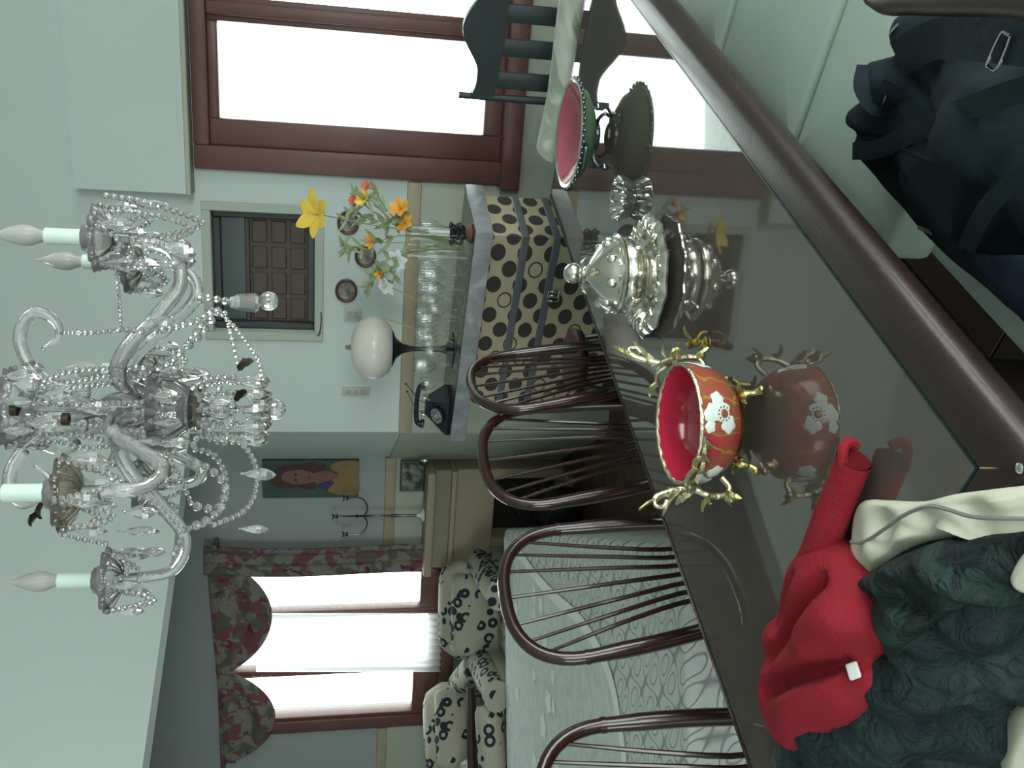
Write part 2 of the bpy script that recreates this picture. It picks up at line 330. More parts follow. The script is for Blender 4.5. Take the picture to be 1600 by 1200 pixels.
# ------------------------------------------------------------------ mesh building
class MB:
    def __init__(s): s.v, s.f, s.uv = [], [], {}
    def add(s, vs, fs):
        b = len(s.v); s.v.extend([tuple(p) for p in vs]); s.f.extend([tuple(i + b for i in f) for f in fs]); return s
    def box(s, lo, hi, M=None):
        vs = [Vector((x, y, z)) for x in (lo[0], hi[0]) for y in (lo[1], hi[1]) for z in (lo[2], hi[2])]
        if M is not None: vs = [M @ p for p in vs]
        return s.add(vs, [(0, 1, 3, 2), (4, 6, 7, 5), (0, 4, 5, 1), (2, 3, 7, 6), (0, 2, 6, 4), (1, 5, 7, 3)])
    def bbox(s, lo, hi, r=0.01, n=3, M=None, puff=0.0):
        """rounded box: superellipsoid-like rings"""
        c = [(a + b) / 2 for a, b in zip(lo, hi)]; h = [(b - a) / 2 for a, b in zip(lo, hi)]
        r = min(r, *h); vs = []; fs = []
        prof = []
        for i in range(n + 1): a = -pi / 2 + pi / 2 * i / n; prof.append((cos(a) - 1, sin(a), -1))
        for i in range(n + 1): a = pi / 2 * i / n; prof.append((cos(a) - 1, sin(a), 1))
        ring = []
        for q in range(4):
            for i in range(n + 1):
                a = q * pi / 2 + pi / 2 * i / n; sxn = 1 if q in (0, 3) else -1; syn = 1 if q in (0, 1) else -1
                ring.append((sxn, syn, cos(a), sin(a)))
        R = len(ring)
        for (dr, sz, side) in prof:
            z = c[2] + side * (h[2] - r) + sz * r
            for (ax, ay, ca, sa) in ring:
                rr = r * (1 + dr)
                x = c[0] + ax * (h[0] - r) + ca * rr; y = c[1] + ay * (h[1] - r) + sa * rr
                vs.append(Vector((x, y, z)))
        P = len(prof)
        for i in range(P - 1):
            for j in range(R):
                fs.append((i * R + j, i * R + (j + 1) % R, (i + 1) * R + (j + 1) % R, (i + 1) * R + j))
        if puff:
            # domed top and bottom
            for side, base in ((1, (P - 1) * R), (-1, 0)):
                k = len(vs); G = 8
                zt = c[2] + side * h[2]; wx, wy = h[0] - r, h[1] - r
                prev = [base + j for j in range(R)]
                for g in range(1, 5):
                    t = 1 - g / 5; cur = []
                    for j in range(R):
                        p = vs[base + j]
                        q = Vector((c[0] + (p.x - c[0]) * t, c[1] + (p.y - c[1]) * t, zt + side * puff * (1 - t * t)))
                        cur.append(len(vs)); vs.append(q)
                    for j in range(R):
                        f = (prev[j], prev[(j + 1) % R], cur[(j + 1) % R], cur[j]); fs.append(f if side > 0 else f[::-1])
                    prev = cur
                fs.append(tuple(prev) if side > 0 else tuple(prev[::-1]))
        else:
            fs.append(tuple(range(R))[::-1]); fs.append(tuple((P - 1) * R + j for j in range(R)))
        if M is not None: vs = [M @ p for p in vs]
        return s.add(vs, fs)
    def lathe(s, prof, n=24, c=(0, 0, 0), M=None, rip=None, cap=False):
        """prof: (r, z) list; rip(theta, r, z) -> radius factor"""
        vs, fs = [], []
        for r, z in prof:
            for j in range(n):
                a = 2 * pi * j / n; k = rip(a, r, z) if rip else 1
                vs.append(Vector((c[0] + r * k * cos(a), c[1] + r * k * sin(a), c[2] + z)))
        for i in range(len(prof) - 1):
            for j in range(n):
                fs.append((i * n + j, i * n + (j + 1) % n, (i + 1) * n + (j + 1) % n, (i + 1) * n + j))
        if cap:
            fs.append(tuple(range(n))[::-1]); fs.append(tuple((len(prof) - 1) * n + j for j in range(n)))
        if M is not None: vs = [M @ p for p in vs]
        return s.add(vs, fs)
    def tube(s, pts, rad, n=8, flat=1.0, cap=True, up=None):
        pts = [Vector(p) for p in pts]; N = len(pts)
        if not hasattr(rad, '__len__'): rad = [rad] * N
        vs, fs = [], []
        t0 = (pts[1] - pts[0]).normalized()
        ref = Vector(up) if up is not None else (Vector((0, 0, 1)) if abs(t0.z) < 0.9 else Vector((1, 0, 0)))
        nrm = (ref - t0 * ref.dot(t0)).normalized()
        for i in range(N):
            t = (pts[min(i + 1, N - 1)] - pts[max(i - 1, 0)])
            t = t.normalized() if t.length > 1e-9 else t0
            nrm = (nrm - t * nrm.dot(t)); nrm = nrm.normalized() if nrm.length > 1e-6 else Vector((1, 0, 0))
            bn = t.cross(nrm)
            for j in range(n):
                a = 2 * pi * j / n
                vs.append(pts[i] + nrm * (cos(a) * rad[i] * flat) + bn * (sin(a) * rad[i]))
        for i in range(N - 1):
            for j in range(n):
                fs.append((i * n + j, i * n + (j + 1) % n, (i + 1) * n + (j + 1) % n, (i + 1) * n + j))
        if cap: fs.append(tuple(range(n))[::-1]); fs.append(tuple((N - 1) * n + j for j in range(n)))
        return s.add(vs, fs)
    def ball(s, c, r, n=8, m=6, sc=(1, 1, 1), M=None):
        vs = [Vector((0, 0, -1))]; fs = []
        for i in range(1, m):
            a = -pi / 2 + pi * i / m
            for j in range(n):
                b = 2 * pi * j / n; vs.append(Vector((cos(a) * cos(b), cos(a) * sin(b), sin(a))))
        vs.append(Vector((0, 0, 1)))
        for j in range(n): fs.append((0, 1 + (j + 1) % n, 1 + j))
        for i in range(m - 2):
            for j in range(n):
                fs.append((1 + i * n + j, 1 + i * n + (j + 1) % n, 1 + (i + 1) * n + (j + 1) % n, 1 + (i + 1) * n + j))
        L = len(vs) - 1
        for j in range(n): fs.append((1 + (m - 2) * n + j, 1 + (m - 2) * n + (j + 1) % n, L))
        vs = [Vector((v.x * sc[0] * r, v.y * sc[1] * r, v.z * sc[2] * r)) for v in vs]
        if M is not None: vs = [M @ v for v in vs]
        return s.add([v + Vector(c) for v in vs], fs)
    def rings(s, rings, close_top=True, close_bot=True):
        n = len(rings[0]); vs = []; fs = []
        for r in rings: vs.extend(r)
        for i in range(len(rings) - 1):
            for j in range(n):
                fs.append((i * n + j, i * n + (j + 1) % n, (i + 1) * n + (j + 1) % n, (i + 1) * n + j))
        if close_bot: fs.append(tuple(range(n))[::-1])
        if close_top: fs.append(tuple((len(rings) - 1) * n + j for j in range(n)))
        return s.add(vs, fs)
    def grid(s, fn, nu, nv, closed_u=False):
        vs = [fn(i / nu, j / nv) for j in range(nv + 1) for i in range(nu + 1)]; fs = []
        for j in range(nv):
            for i in range(nu):
                a = j * (nu + 1) + i; fs.append((a, a + 1, a + nu + 2, a + nu + 1))
        return s.add(vs, fs)
    def build(s, name, m, parent=None, smooth=True, uv=None, solid=0.0, sharp=40):
        me = bpy.data.meshes.new(name); me.from_pydata(s.v, [], s.f); me.update()
        if smooth and len(me.polygons):
            me.polygons.foreach_set('use_smooth', [True] * len(me.polygons)); me.set_sharp_from_angle(angle=radians(sharp))
        if m: me.materials.append(MATS[m])
        if uv:
            l = me.uv_layers.new(name='UVMap')
            for lp in me.loops:
                l.data[lp.index].uv = uv(me.vertices[lp.vertex_index].co, me.polygons[0])
        o = bpy.data.objects.new(name, me); COL.objects.link(o)
        if parent: o.parent = parent
        if solid:
            md = o.modifiers.new('thickness', 'SOLIDIFY'); md.thickness = solid; md.offset = 0
        return o

def tag(o, label=None, cat=None, group=None, kind=None):
    if label: o['label'] = label
    if cat: o['category'] = cat
    if group: o['group'] = group
    if kind: o['kind'] = kind
    return o
def thing(name, label, cat, loc=(0, 0, 0), rz=0.0, group=None):
    o = bpy.data.objects.new(name, None); o.empty_display_size = .05; COL.objects.link(o)
    o.location = loc; o.rotation_euler = (0, 0, rz); return tag(o, label, cat, group)
def struct(o): o['kind'] = 'structure'; return o
def sgroup(name):
    o = bpy.data.objects.new(name, None); o.empty_display_size = .05; COL.objects.link(o); return struct(o)
def dup(root, loc, rz, label=None):
    r = root.copy(); COL.objects.link(r); r.location = loc; r.rotation_euler = (0, 0, rz)
    if label: r['label'] = label
    def rec(src, dst):
        for ch in [c for c in bpy.data.objects if c.parent == src]:
            c = ch.copy(); COL.objects.link(c); c.parent = dst; rec(ch, c)
    rec(root, r); return r
def lerp(a, b, t): return a + (b - a) * t
def spline(pts, n=24):
    """Catmull-Rom through points"""
    P = [Vector(p) for p in pts]; P = [P[0] * 2 - P[1]] + P + [P[-1] * 2 - P[-2]]; out = []
    seg = len(P) - 3
    for i in range(n + 1):
        t = i / n * seg; k = min(int(t), seg - 1); f = t - k
        a, b, c, d = P[k:k + 4]
        out.append(0.5 * ((2 * b) + (c - a) * f + (2 * a - 5 * b + 4 * c - d) * f * f + (3 * b - a - 3 * c + d) * f ** 3))
    return out
RZT, RZW = -AT, -AW
MW = Matrix.Rotation(RZW, 4, 'Z'); MT = Matrix.Rotation(RZT, 4, 'Z')

# ================================================================== the room
D1, D2 = 4.70, 5.60               # distance of the dining wall and of the living room wall
ZC = 3.35
sN, _ = wall_at(675, 675, D1)     # left end of the dining wall (s along the wall)
WT = 0.26
# window and niche openings on the dining wall
wl, wtop = wall_at(305, 262, D1); _, wbot = wall_at(790, 240, D1)
_g1, _g2 = wall_at(500, 46, D1)[0], wall_at(580, 14, D1)[0]
mid = (_g1 + _g2) / 2; wr = 2 * mid - wl
nL, nT = wall_at(335, 520, D1); nR, nB = wall_at(492, 336, D1); nL2, nB2 = wall_at(492, 520, D1)
def holed_wall(name, s0, s1, d, z1, holes, m, thick=WT):
    mb = MB(); xs = [s0]
    for h in sorted(holes):
        mb.box((xs[-1], d, 0), (h[0], d + thick, z1))
        mb.box((h[0], d, 0), (h[1], d + thick, h[2])); mb.box((h[0], d, h[3]), (h[1], d + thick, z1)); xs.append(h[1])
    mb.box((xs[-1], d, 0), (s1, d + thick, z1))
    o = mb.build(name, m, smooth=False); o.rotation_euler = (0, 0, RZW); return struct(o)
S_R = 5.2
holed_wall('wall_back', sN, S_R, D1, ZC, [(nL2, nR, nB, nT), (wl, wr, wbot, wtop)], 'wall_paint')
# return between the two walls, then the living room wall with its window
cA = Wp(sN, D1, 0); pB = at_pl(655, 713, WN, D2); sF = pB.dot(WR)
lwR, lwT = wall_at(340, 885, D2); lwL, lwB = wall_at(690, 1128, D2)
S_L = -7.8
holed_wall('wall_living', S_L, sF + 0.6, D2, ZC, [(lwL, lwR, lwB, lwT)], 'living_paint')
mb = MB(); B = Vector((pB.x, pB.y, 0)); nrm = (B - cA).cross(Vector((0, 0, 1))).normalized() * 0.2
pts = [cA, B, B + nrm, cA + nrm]
mb.rings([[p for p in pts], [p + Vector((0, 0, ZC)) for p in pts]])
struct(mb.build('wall_return', 'wall_paint', smooth=False))
# beam over the wide opening to the living room
bz = 2.335
bd = Vector((-sin(.872), -cos(.872), 0)); bn = Vector((-cos(.872), sin(.872), 0))
b0 = cA + bd * -0.0; L = 5.0
pts = [b0, b0 + bd * L, b0 + bd * L + bn * 0.15, b0 + bn * 0.15]
mb = MB(); mb.rings([[p + Vector((0, 0, bz)) for p in pts], [p + Vector((0, 0, ZC)) for p in pts]])
struct(mb.build('wall_beam', 'wall_paint', smooth=False))
# floor boards
fl = struct(MB().box((-7, -3.2, -0.12), (7, 8, -0.012)).build('floor', 'floor_gap', smooth=False))
plank = MB().bbox((-0.0695, -0.70, -0.012), (0.0695, 0.70, 0.0), 0.003, 1)
pmesh = None
def in_room(p): return True
for i in range(-13, 15):
    for j in range(0, 5):
        x = 0.14 * i + .07; y = 0.35 + 1.405 * j + (0.47 * ((i * 7) % 3))
        p = LONG * y + ACR * (x - 0.9)
        if pmesh is None:
            o = plank.build('floor_board', 'floor_wood'); pmesh = o.data
        else:
            o = bpy.data.objects.new('floor_board', pmesh); COL.objects.link(o)
        o.location = p; o.rotation_euler = (0, 0, RZT); o.parent = fl
fb = MB()
for i in range(-50, 50):
    for j in range(-2, 9):
        x = 0.14 * i + .07 - .9; y = 0.35 + 1.405 * j + (0.47 * ((i * 7) % 3))
        if -13 <= i < 15 and 0 <= j < 5: continue
        p = LONG * y + ACR * x
        if not (-6 < p.x < 6 and -3 < p.y < 7.5): continue
        fb.bbox((-0.0695, -0.70, -0.012), (0.0695, 0.70, 0.0), 0.003, 1, M=Matrix.Translation(p) @ MT)
o = fb.build('floor_boards_beyond', 'floor_wood'); o.parent = fl; o['kind'] = 'stuff'
struct(MB().box((-7, -3.2, ZC), (7, 8, ZC + 0.1)).build('ceiling', 'ceiling_paint', smooth=False))
# unseen sides of the room, behind and beside the photographer; openings in the rear and right walls are added for daylight
struct(MB().box((-7, -3.2, 0), (-5.2, -3.0, ZC)).box((-5.2, -3.2, 0), (-2.6, -3.0, .9)).box((-5.2, -3.2, 2.5), (-2.6, -3.0, ZC)).box((-2.6, -3.2, 0), (0.2, -3.0, ZC)).box((0.2, -3.2, 0), (3.4, -3.0, .7)).box((0.2, -3.2, 2.6), (3.4, -3.0, ZC)).box((3.4, -3.2, 0), (7, -3.0, ZC)).build('wall_rear', 'wall_paint', smooth=False))
struct(MB().box((4.2, -3.2, 0), (4.4, -2.2, ZC)).box((4.2, 1.6, 0), (4.4, 8, ZC)).box((4.2, -2.2, 2.6), (4.4, 1.6, ZC)).box((4.2, -2.2, 0), (4.4, 1.6, .25)).build('wall_right', 'wall_paint', smooth=False))
area_light('added_daylight_right', (4.35, -.3, 1.425), (0, radians(90), 0), 2.35, 3.8, 10, portal=True)  # unseen opening, added to brighten the beam face
struct(MB().box((-5.2, -3.2, 0), (-5.0, 8, ZC)).build('wall_left', 'wall_paint', smooth=False))
def portal(s0, s1, z0, z1, d, name):
    o = area_light(name, Wp((s0 + s1) / 2, d, (z0 + z1) / 2), (0, 0, 0), s1 - s0, z1 - z0, 10, portal=True)
    o.rotation_euler = Matrix(((WR.x, 0, WN.x), (WR.y, 0, WN.y), (0, 1, 0))).to_euler() if False else (radians(-90), 0, RZW)
portal(wl, wr, wbot, wtop, D1 + 0.22, 'daylight_dining_window')
portal(lwL, lwR, lwB, lwT, D2 + 0.22, 'daylight_living_window')
o = area_light('added_daylight_rear', (1.8, -3.1, 1.65), (radians(90), 0, 0), 3.2, 1.9, 10, portal=True)  # added opening behind the camera for soft fill daylight
o = area_light('added_daylight_rear_left', (-3.9, -3.1, 1.7), (radians(90), 0, 0), 2.6, 1.6, 10, portal=True)  # second unseen opening, added for more fill from behind
# wainscot with its cap moulding
zr = wall_at(630, 560, D1)[1]
def wains(n, s0, s1, d, z1, cap=True, holes=()):
    mb = MB(); x = s0
    for h0, h1, hz in holes:
        mb.box((x, d - .012, 0), (h0, d, z1)); mb.box((h0, d - .012, 0), (h1, d, hz)); x = h1
    mb.box((x, d - .012, 0), (s1, d, z1)); o = mb.build('trim_%d' % n, 'wainscot_paint', smooth=False); o.rotation_euler = (0, 0, RZW); struct(o)
    if cap:
        mb = MB(); x = s0
        for h0, h1, hz in holes:
            mb.bbox((x, d - .028, z1 - .06), (h0, d, z1 + .012), .008, 2); x = h1
        mb.bbox((x, d - .028, z1 - .06), (s1, d, z1 + .012), .008, 2)
        o = mb.build('moulding', 'mantel_stone', o); return o
wains(1, sN, S_R, D1, zr, holes=((wl - .01, wr + .01, wbot - .06),))
wains(2, S_L, sF, D2, wall_at(604, 760, D2)[1], holes=((lwL - .01, lwR + .01, lwB),))
mb = MB(); n2 = nrm.normalized() * -0.012; pts = [cA, B, B + n2, cA + n2]
mb.rings([[p for p in pts], [p + Vector((0, 0, zr)) for p in pts]]); struct(mb.build('trim_3', 'wainscot_paint', smooth=False))

# roller shutter box above the window
bl, bt = wall_at(125, 290, D1); _, bb = wall_at(300, 285, D1)
o = MB().box((bl, D1 - .10, bb), (S_R, D1, bt)).build('trim_4', 'wall_paint', smooth=False); o.rotation_euler = (0, 0, RZW); struct(o)
g = MB().bbox((bl - .006, D1 - .115, bb - .012), (S_R, D1, bb + .012), .004, 1).build('lip', 'wainscot_paint', o)

# dining room window: wooden frame, two sashes, panes, sill
w1 = sgroup('window_1'); w1.rotation_euler = (0, 0, RZW)
gl, gt = wall_at(343, 187, D1); grr, gb = wall_at(765, 52, D1)
gl = (gl + wall_at(765, 210, D1)[0]) / 2; grr = wall_at(500, 46, D1)[0]
fd0, fd1 = D1 - .035, D1 + .10
MB().bbox((wl, fd0, wbot), (wl + .115, fd1, wtop), .008, 2).build('jamb', 'window_wood', w1)
MB().bbox((wr - .115, fd0, wbot), (wr, fd1, wtop), .008, 2).build('jamb', 'window_wood', w1)
MB().bbox((wl + .115, fd0, wtop - .075), (wr - .115, fd1, wtop), .008, 2).build('lintel', 'window_wood', w1)
MB().bbox((wl - .02, fd0 - .05, wbot - .07), (wr + .02, fd1, wbot + .03), .012, 2).build('window_sill', 'window_wood', w1)
pw = grr - gl
z0s, z1s = wbot + .03, wtop - .075
for k in range(2):
    a, b = (wl + .115, mid) if k == 0 else (mid, wr - .115)
    gi0, gi1 = (gl, grr) if k == 0 else (2 * mid - grr, 2 * mid - gl)
    sh = MB().bbox((a, fd0 + .03, z0s), (gi0, fd1 - .02, z1s), .007, 2).bbox((gi1, fd0 + .03, z0s), (b, fd1 - .02, z1s), .007, 2)
    sh.bbox((gi0, fd0 + .03, gt), (gi1, fd1 - .02, z1s), .007, 2).bbox((gi0, fd0 + .03, z0s), (gi1, fd1 - .02, gb), .007, 2)
    so = sh.build('sash', 'window_wood', w1)
    MB().box((gi0, D1 + .03, gb), (gi1, D1 + .036, gt)).build('pane', 'pane_glass', so, smooth=False)
MB().bbox((mid - .03, fd0 + .005, z0s), (mid + .03, fd0 + .04, z1s), .01, 2).build('centre_bead', 'window_wood', w1)

# living room window
w2 = sgroup('window_2'); w2.rotation_euler = (0, 0, RZW)
f0, f1 = D2 - .03, D2 + .10
def wx(x, y): return wall_at(x, y, D2)
MB().bbox((lwL, f0, lwB), (lwL + .10, f1, lwT), .008, 2).build('jamb', 'window_wood', w2)
MB().bbox((lwR - .05, f0, lwB), (lwR, f1, lwT), .008, 2).build('jamb', 'window_wood', w2)
MB().bbox((lwL, f0, lwT - .08), (lwR, f1, lwT), .008, 2).build('lintel', 'window_wood', w2)
MB().bbox((lwL - .02, f0 - .04, lwB - .05), (lwR + .02, f1, lwB + .05), .01, 2).build('window_sill', 'window_wood', w2)
m1 = wx(550, 957)[0]; m2 = wx(550, 1046)[0]; zb1 = wx(656, 940)[1]; zb2 = wx(645, 1060)[1]
edges = [lwL + .10, m2, m1, lwR - .05]
for k in range(3):
    a, b = edges[k], edges[k + 1]; zb = (zb2, wx(668, 1000)[1], zb1)[k]; st = .028
    so = MB().bbox((a, f0 + .02, lwB + .05), (a + st, f1 - .02, lwT - .08), .006, 2).bbox((b - st, f0 + .02, lwB + .05), (b, f1 - .02, lwT - .08), .006, 2).bbox((a + st, f0 + .02, lwB + .05), (b - st, f1 - .02, zb), .006, 2).build('sash', 'window_wood', w2)
    MB().box((a + st, D2 + .03, zb), (b - st, D2 + .036, lwT - .08)).build('pane', 'pane_glass', so, smooth=False)
for k in range(3):
    s, z = wx(398 + 13 * k, 1056)
    MB().tube([Vector((s + .018 * cos(a), f0 + .005, z + .012 * sin(a))) for a in np.linspace(0.4, 5.2, 9)], .004, 5).build('hook', 'white_plastic', w2)

# ================================================================== dining table
ZT = 0.765
GN, GF, GR, GLf = 0.70, 3.03, -0.716, -1.60      # glass: near, far, right, left
tb = thing('dining_table', 'long dark wooden dining table with a glass sheet let into its rounded rim', 'table', T((GN + GF) / 2, (GR + GLf) / 2, 0), RZT)
ox, oy = (GR + GLf) / 2, (GN + GF) / 2
RW = 0.078
def lx(ac): return ac - ox
def ly(al): return al - oy
def bull(w, h, n=7):
    """cross-section of a rail: flat inner edge, rounded top and outer side (u outward, v up)"""
    p = [(0, -h), (0, -.004), (w * .12, 0)]
    for i in range(n + 1):
        a = pi / 2 - pi * i / n
        p.append((w - h * .5 + h * .5 * cos(a), -h * .5 + h * .5 * sin(a)))
    return p
def rail(c0, c1, d0, d1, h=.066):
    """c0,c1 inner corners; d0,d1 outward mitre vectors for full width"""
    pr = bull(1.0, h / RW); vs = []
    r0 = [Vector(c0) + Vector(d0) * u + Vector((0, 0, v * RW)) for u, v in pr]
    r1 = [Vector(c1) + Vector(d1) * u + Vector((0, 0, v * RW)) for u, v in pr]
    return MB().rings([r0, r1])
zr_ = ZT
xl, xr, yn, yf = lx(GLf), lx(GR), ly(GN), ly(GF)
LW = 0.02
rail((xr, yn, zr_), (xr, yf, zr_), (RW, -RW, 0), (RW, RW, 0)).build('rail', 'rail_wood', tb)
rail((xl, yn, zr_), (xr, yn, zr_), (-LW, -RW, 0), (RW, -RW, 0)).build('rail', 'rail_wood', tb)
rail((xl, yf, zr_), (xl, yn, zr_), (-LW, LW, 0), (-LW, -RW, 0)).build('rail', 'rail_wood', tb)
rail((xr, yf, zr_), (xl, yf, zr_), (RW, LW, 0), (-LW, LW, 0)).build('rail', 'rail_wood', tb)
MB().box((xl + .002, yn + .002, ZT - .05), (xr - .002, yf - .002, ZT - .009)).build('tabletop', 'table_top_wood', tb, smooth=False)
gle = MB().box((xl + .005, yn + .005, ZT - .008), (xr - .005, yf - .005, ZT)).build('glass_sheet', 'table_glass', tb, smooth=False)
e = .0045
MB().box((xl + .002, yn + .001, ZT - .008), (xr - .002, yn + .0048, ZT + .0004)).box((xr - .0048, yn + .0048, ZT - .008), (xr - .001, yf, ZT + .0004)).build('glass_rim', 'glass_edge', gle, smooth=False)
MB().tube([(xr + .002, yn - .002, ZT + .0005), (xr + RW * .8, yn - RW * .8, ZT - .004)], .0012, 5).build('mitre_joint', 'enamel_gold', tb)
MB().ball((xr + RW * .62, yn - RW * .62, ZT + .0005), .007, 10, 6, (1, 1, .35)).build('corner_glint', 'chrome', tb)  # bright disc stands in for a reflection on the mitre corner
for sx in (xl + .09, xr - .24):
    for sy in (yn + .46, yf - .12):
        MB().lathe([(.03, 0), (.036, .02), (.03, .06), (.045, .2), (.05, .45), (.038, .55), (.05, .62), (.05, ZT - .05)], 14, (sx, sy, 0), cap=True).build('leg', 'rail_wood', tb)
MB().box((xl + .06, yn + .12, ZT - .13), (xl + .085, yf - .09, ZT - .05)).build('apron', 'rail_wood', tb, smooth=False)
MB().box((xr - .255, yn + .12, ZT - .13), (xr - .225, yf - .09, ZT - .05)).build('apron', 'rail_wood', tb, smooth=False)

# ================================================================== hoop-back chairs
def hoop_chair(name, label, loc, rz):
    """local +x faces the table, local y runs along it"""
    t = thing(name, label, 'chair', loc, rz, 'hoop-back chairs along the table')
    ZS = .44
    def seat_r(sc, z):
        return [Vector((.03 + sc * .20 * (abs(cos(a)) ** .8) * (1 if cos(a) > 0 else -1), sc * .198 * (abs(sin(a)) ** .8) * (1 if sin(a) > 0 else -1), z)) for a in np.linspace(0, 2 * pi, 28, endpoint=False)]
    MB().rings([seat_r(.86, ZS - .045), seat_r(.98, ZS - .03), seat_r(1, ZS - .012), seat_r(.97, ZS), seat_r(.5, ZS - .006)]).build('seat', 'chair_wood', t)
    def bx(z): return -.165 - (z - .44) * .17
    # bow: bent top and two straight posts, joined by scarf joints
    zj, zt, wj = .925, 1.105, .212
    arc = []
    for i in range(25):
        a = pi * i / 24; c = cos(a); s_ = sin(a)
        y = wj * (abs(c) ** .78) * (1 if c > 0 else -1); z = zj + (zt - zj) * (s_ ** .82)
        arc.append(Vector((bx(z), y, z)))
    bow = MB().tube(arc, .0175, 12).build('back_bow', 'chair_wood', t)
    for sg in (1, -1):
        MB().tube(spline([(bx(zj), sg * wj, zj), (bx(.75), sg * (wj - .012), .75), (bx(.6), sg * (wj - .030), .6), (bx(ZS - .02), sg * (wj - .055), ZS - .02)], 12), [.0175, .019] + [.0215] * 9 + [.016, .013], 12).build('back_post', 'chair_wood', t)
        MB().tube([(bx(zj + .006), sg * wj * .999, zj + .006), (bx(zj - .006), sg * wj * .999, zj - .006)], .0196, 12).build('joint', 'chair_wood', bow)
    for k in range(7):
        u = (k - 3) / 3
        ang = pi / 2 - u * .98
        c = cos(ang); s_ = sin(ang)
        y = wj * (abs(c) ** .78) * (1 if c > 0 else -1); z = zj + (zt - zj) * (s_ ** .82)
        pts = spline([(bx(z), y, z - .004), (bx(.82) + .004, lerp(y, u * .085, .62), .80), (bx(.62), u * .088, .62), (-.150, u * .095, ZS - .01)], 10)
        MB().tube(pts, [.0045, .005, .0055, .006, .0065, .0068, .007, .007, .0068, .0065, .006], 7).build('spindle', 'chair_wood', t)
    for sx in (1, -1):
        for sy in (1, -1):
            MB().tube(spline([(.03 + sx * .14, sy * .14, ZS - .03), (.03 + sx * .17, sy * .165, .25), (.03 + sx * .20, sy * .19, 0)], 8), [.012, .017, .02, .021, .02, .018, .016, .014, .013], 8).build('leg', 'chair_wood', t)
    for sy in (1, -1):
        MB().tube([(.03 - .18, sy * .172, .19), (.03, sy * .172, .19), (.03 + .18, sy * .172, .19)], [.008, .012, .008], 7).build('stretcher', 'chair_wood', t)
    MB().tube([(.03, -.172, .19), (.03, 0, .19), (.03, .172, .19)], [.008, .012, .008], 7).build('stretcher', 'chair_wood', t)
    return t
CH = [
    ('dark hoop-back chair farthest along the row, in front of the dotted bar', 2.40, -1.70, 14),
    ('dark brown hoop-back chair second from the bar, in front of the fireplace', 1.98, -1.70, 0),
    ('dark hoop-back chair before the white quilt, its whole fan of spindles showing', 1.455, -1.70, 0),
    ('dark brown hoop-back chair beside the red garment, cut by the edge of the photo', 0.845, -1.70, 0)]
c0 = None
for i, (lb, al, ac, dg) in enumerate(CH):
    p = T(al, ac, 0)
    if c0 is None: c0 = hoop_chair('dining_chair', lb, p, RZT + radians(dg))
    else: dup(c0, p, RZT + radians(dg), lb)

# ================================================================== upholstered bench
be = thing('bench', 'mint leather bench with dark wooden curved back rail beside the table', 'bench', T(0, 0, 0), RZT)
MB().bbox((-.865, .30, .10), (-.22, 3.30, .342), .015, 2).build('bench_base', 'mint_leather', be)
MB().box((-.80, .34, 0), (-.26, 3.26, .10)).build('plinth', 'rail_wood', be, smooth=False)
for a, b in ((1.452, 1.966), (1.985, 2.555), (2.575, 3.14)):
    c = MB().bbox((-.875, a, .344), (-.26, b, .452), .022, 3, puff=.012).build('seat_cushion', 'mint_leather', be)
    MB().tube([(-.868, a + .012, .443), (-.868, b - .012, .443)], .004, 6).build('piping', 'mint_piping', c)
MB().tube(spline([(-.12, .35, .78), (-.17, .75, .785), (-.232, 1.0, .79), (-.284, 1.17, .79), (-.312, 1.30, .785), (-.23, 1.46, .77), (-.12, 1.62, .76)], 26), .03, 12, flat=.8, up=(0, 0, 1)).build('back_rail', 'rail_wood', be)
for y, x in ((.75, -.20), (1.0, -.24), (1.62, -.14)):
    MB().tube([(x, y, .33), (x, y, .77)], .018, 8).build('back_post', 'rail_wood', be)

# ================================================================== chair with carved back at the far end of the table
fc = thing('carved_chair', 'dark wooden armchair with slatted back and carved crest against the bright window', 'chair', T(3.52, -1.165, 0), RZT)
fw = .272
def crest(t):        # t -1..1 across, returns top edge height
    a = abs(t)
    return 1.02 + .075 * (cos(pi * min(a / .62, 1)) * .5 + .5) ** .8 + (.018 * (max(0, a - .75) / .25) ** 2)
vs = []; N = 40
tp = [Vector((t * fw, .02, crest(t))) for t in np.linspace(-1, 1, N + 1)]
bt = [Vector((t * fw, .02, .945 - .02 * (1 - t * t))) for t in np.linspace(-1, 1, N + 1)]
mb = MB()
for i in range(N):
    a, b, c, d = bt[i], bt[i + 1], tp[i + 1], tp[i]; off = Vector((0, .028, 0))
    mb.rings([[a, b, c, d], [a + off, b + off, c + off, d + off]])
mb.build('crest_rail', 'far_chair_hazed_wood', fc)
for k in (-1.5, -.5, .5, 1.5):
    MB().bbox((k * .133 - .036, .024, .46), (k * .133 + .036, .042, .96), .006, 2).build('slat', 'far_chair_hazed_wood', fc)
for sg in (1, -1):
    MB().tube([(sg * (fw + .004), .035, 0), (sg * (fw + .004), .035, .44), (sg * (fw + .004), .035, .99), (sg * (fw + .004), .035, 1.085)], [.018, .02, .0145, .013], 10).build('back_post', 'far_chair_hazed_wood', fc)
    MB().tube([(sg * .25, -.42, 0), (sg * .25, -.42, .66)], .018, 10).build('front_post', 'far_chair_hazed_wood', fc)
    MB().tube([(sg * .255, .03, .665), (sg * .265, -.2, .67), (sg * .255, -.46, .665)], .02, 8).build('arm', 'far_chair_hazed_wood', fc)
MB().bbox((-.25, -.44, .41), (.25, .03, .455), .012, 2).build('seat', 'far_chair_hazed_wood', fc)
MB().bbox((-.25, .02, .47), (.25, .045, .51), .006, 2).build('lower_rail', 'far_chair_hazed_wood', fc)
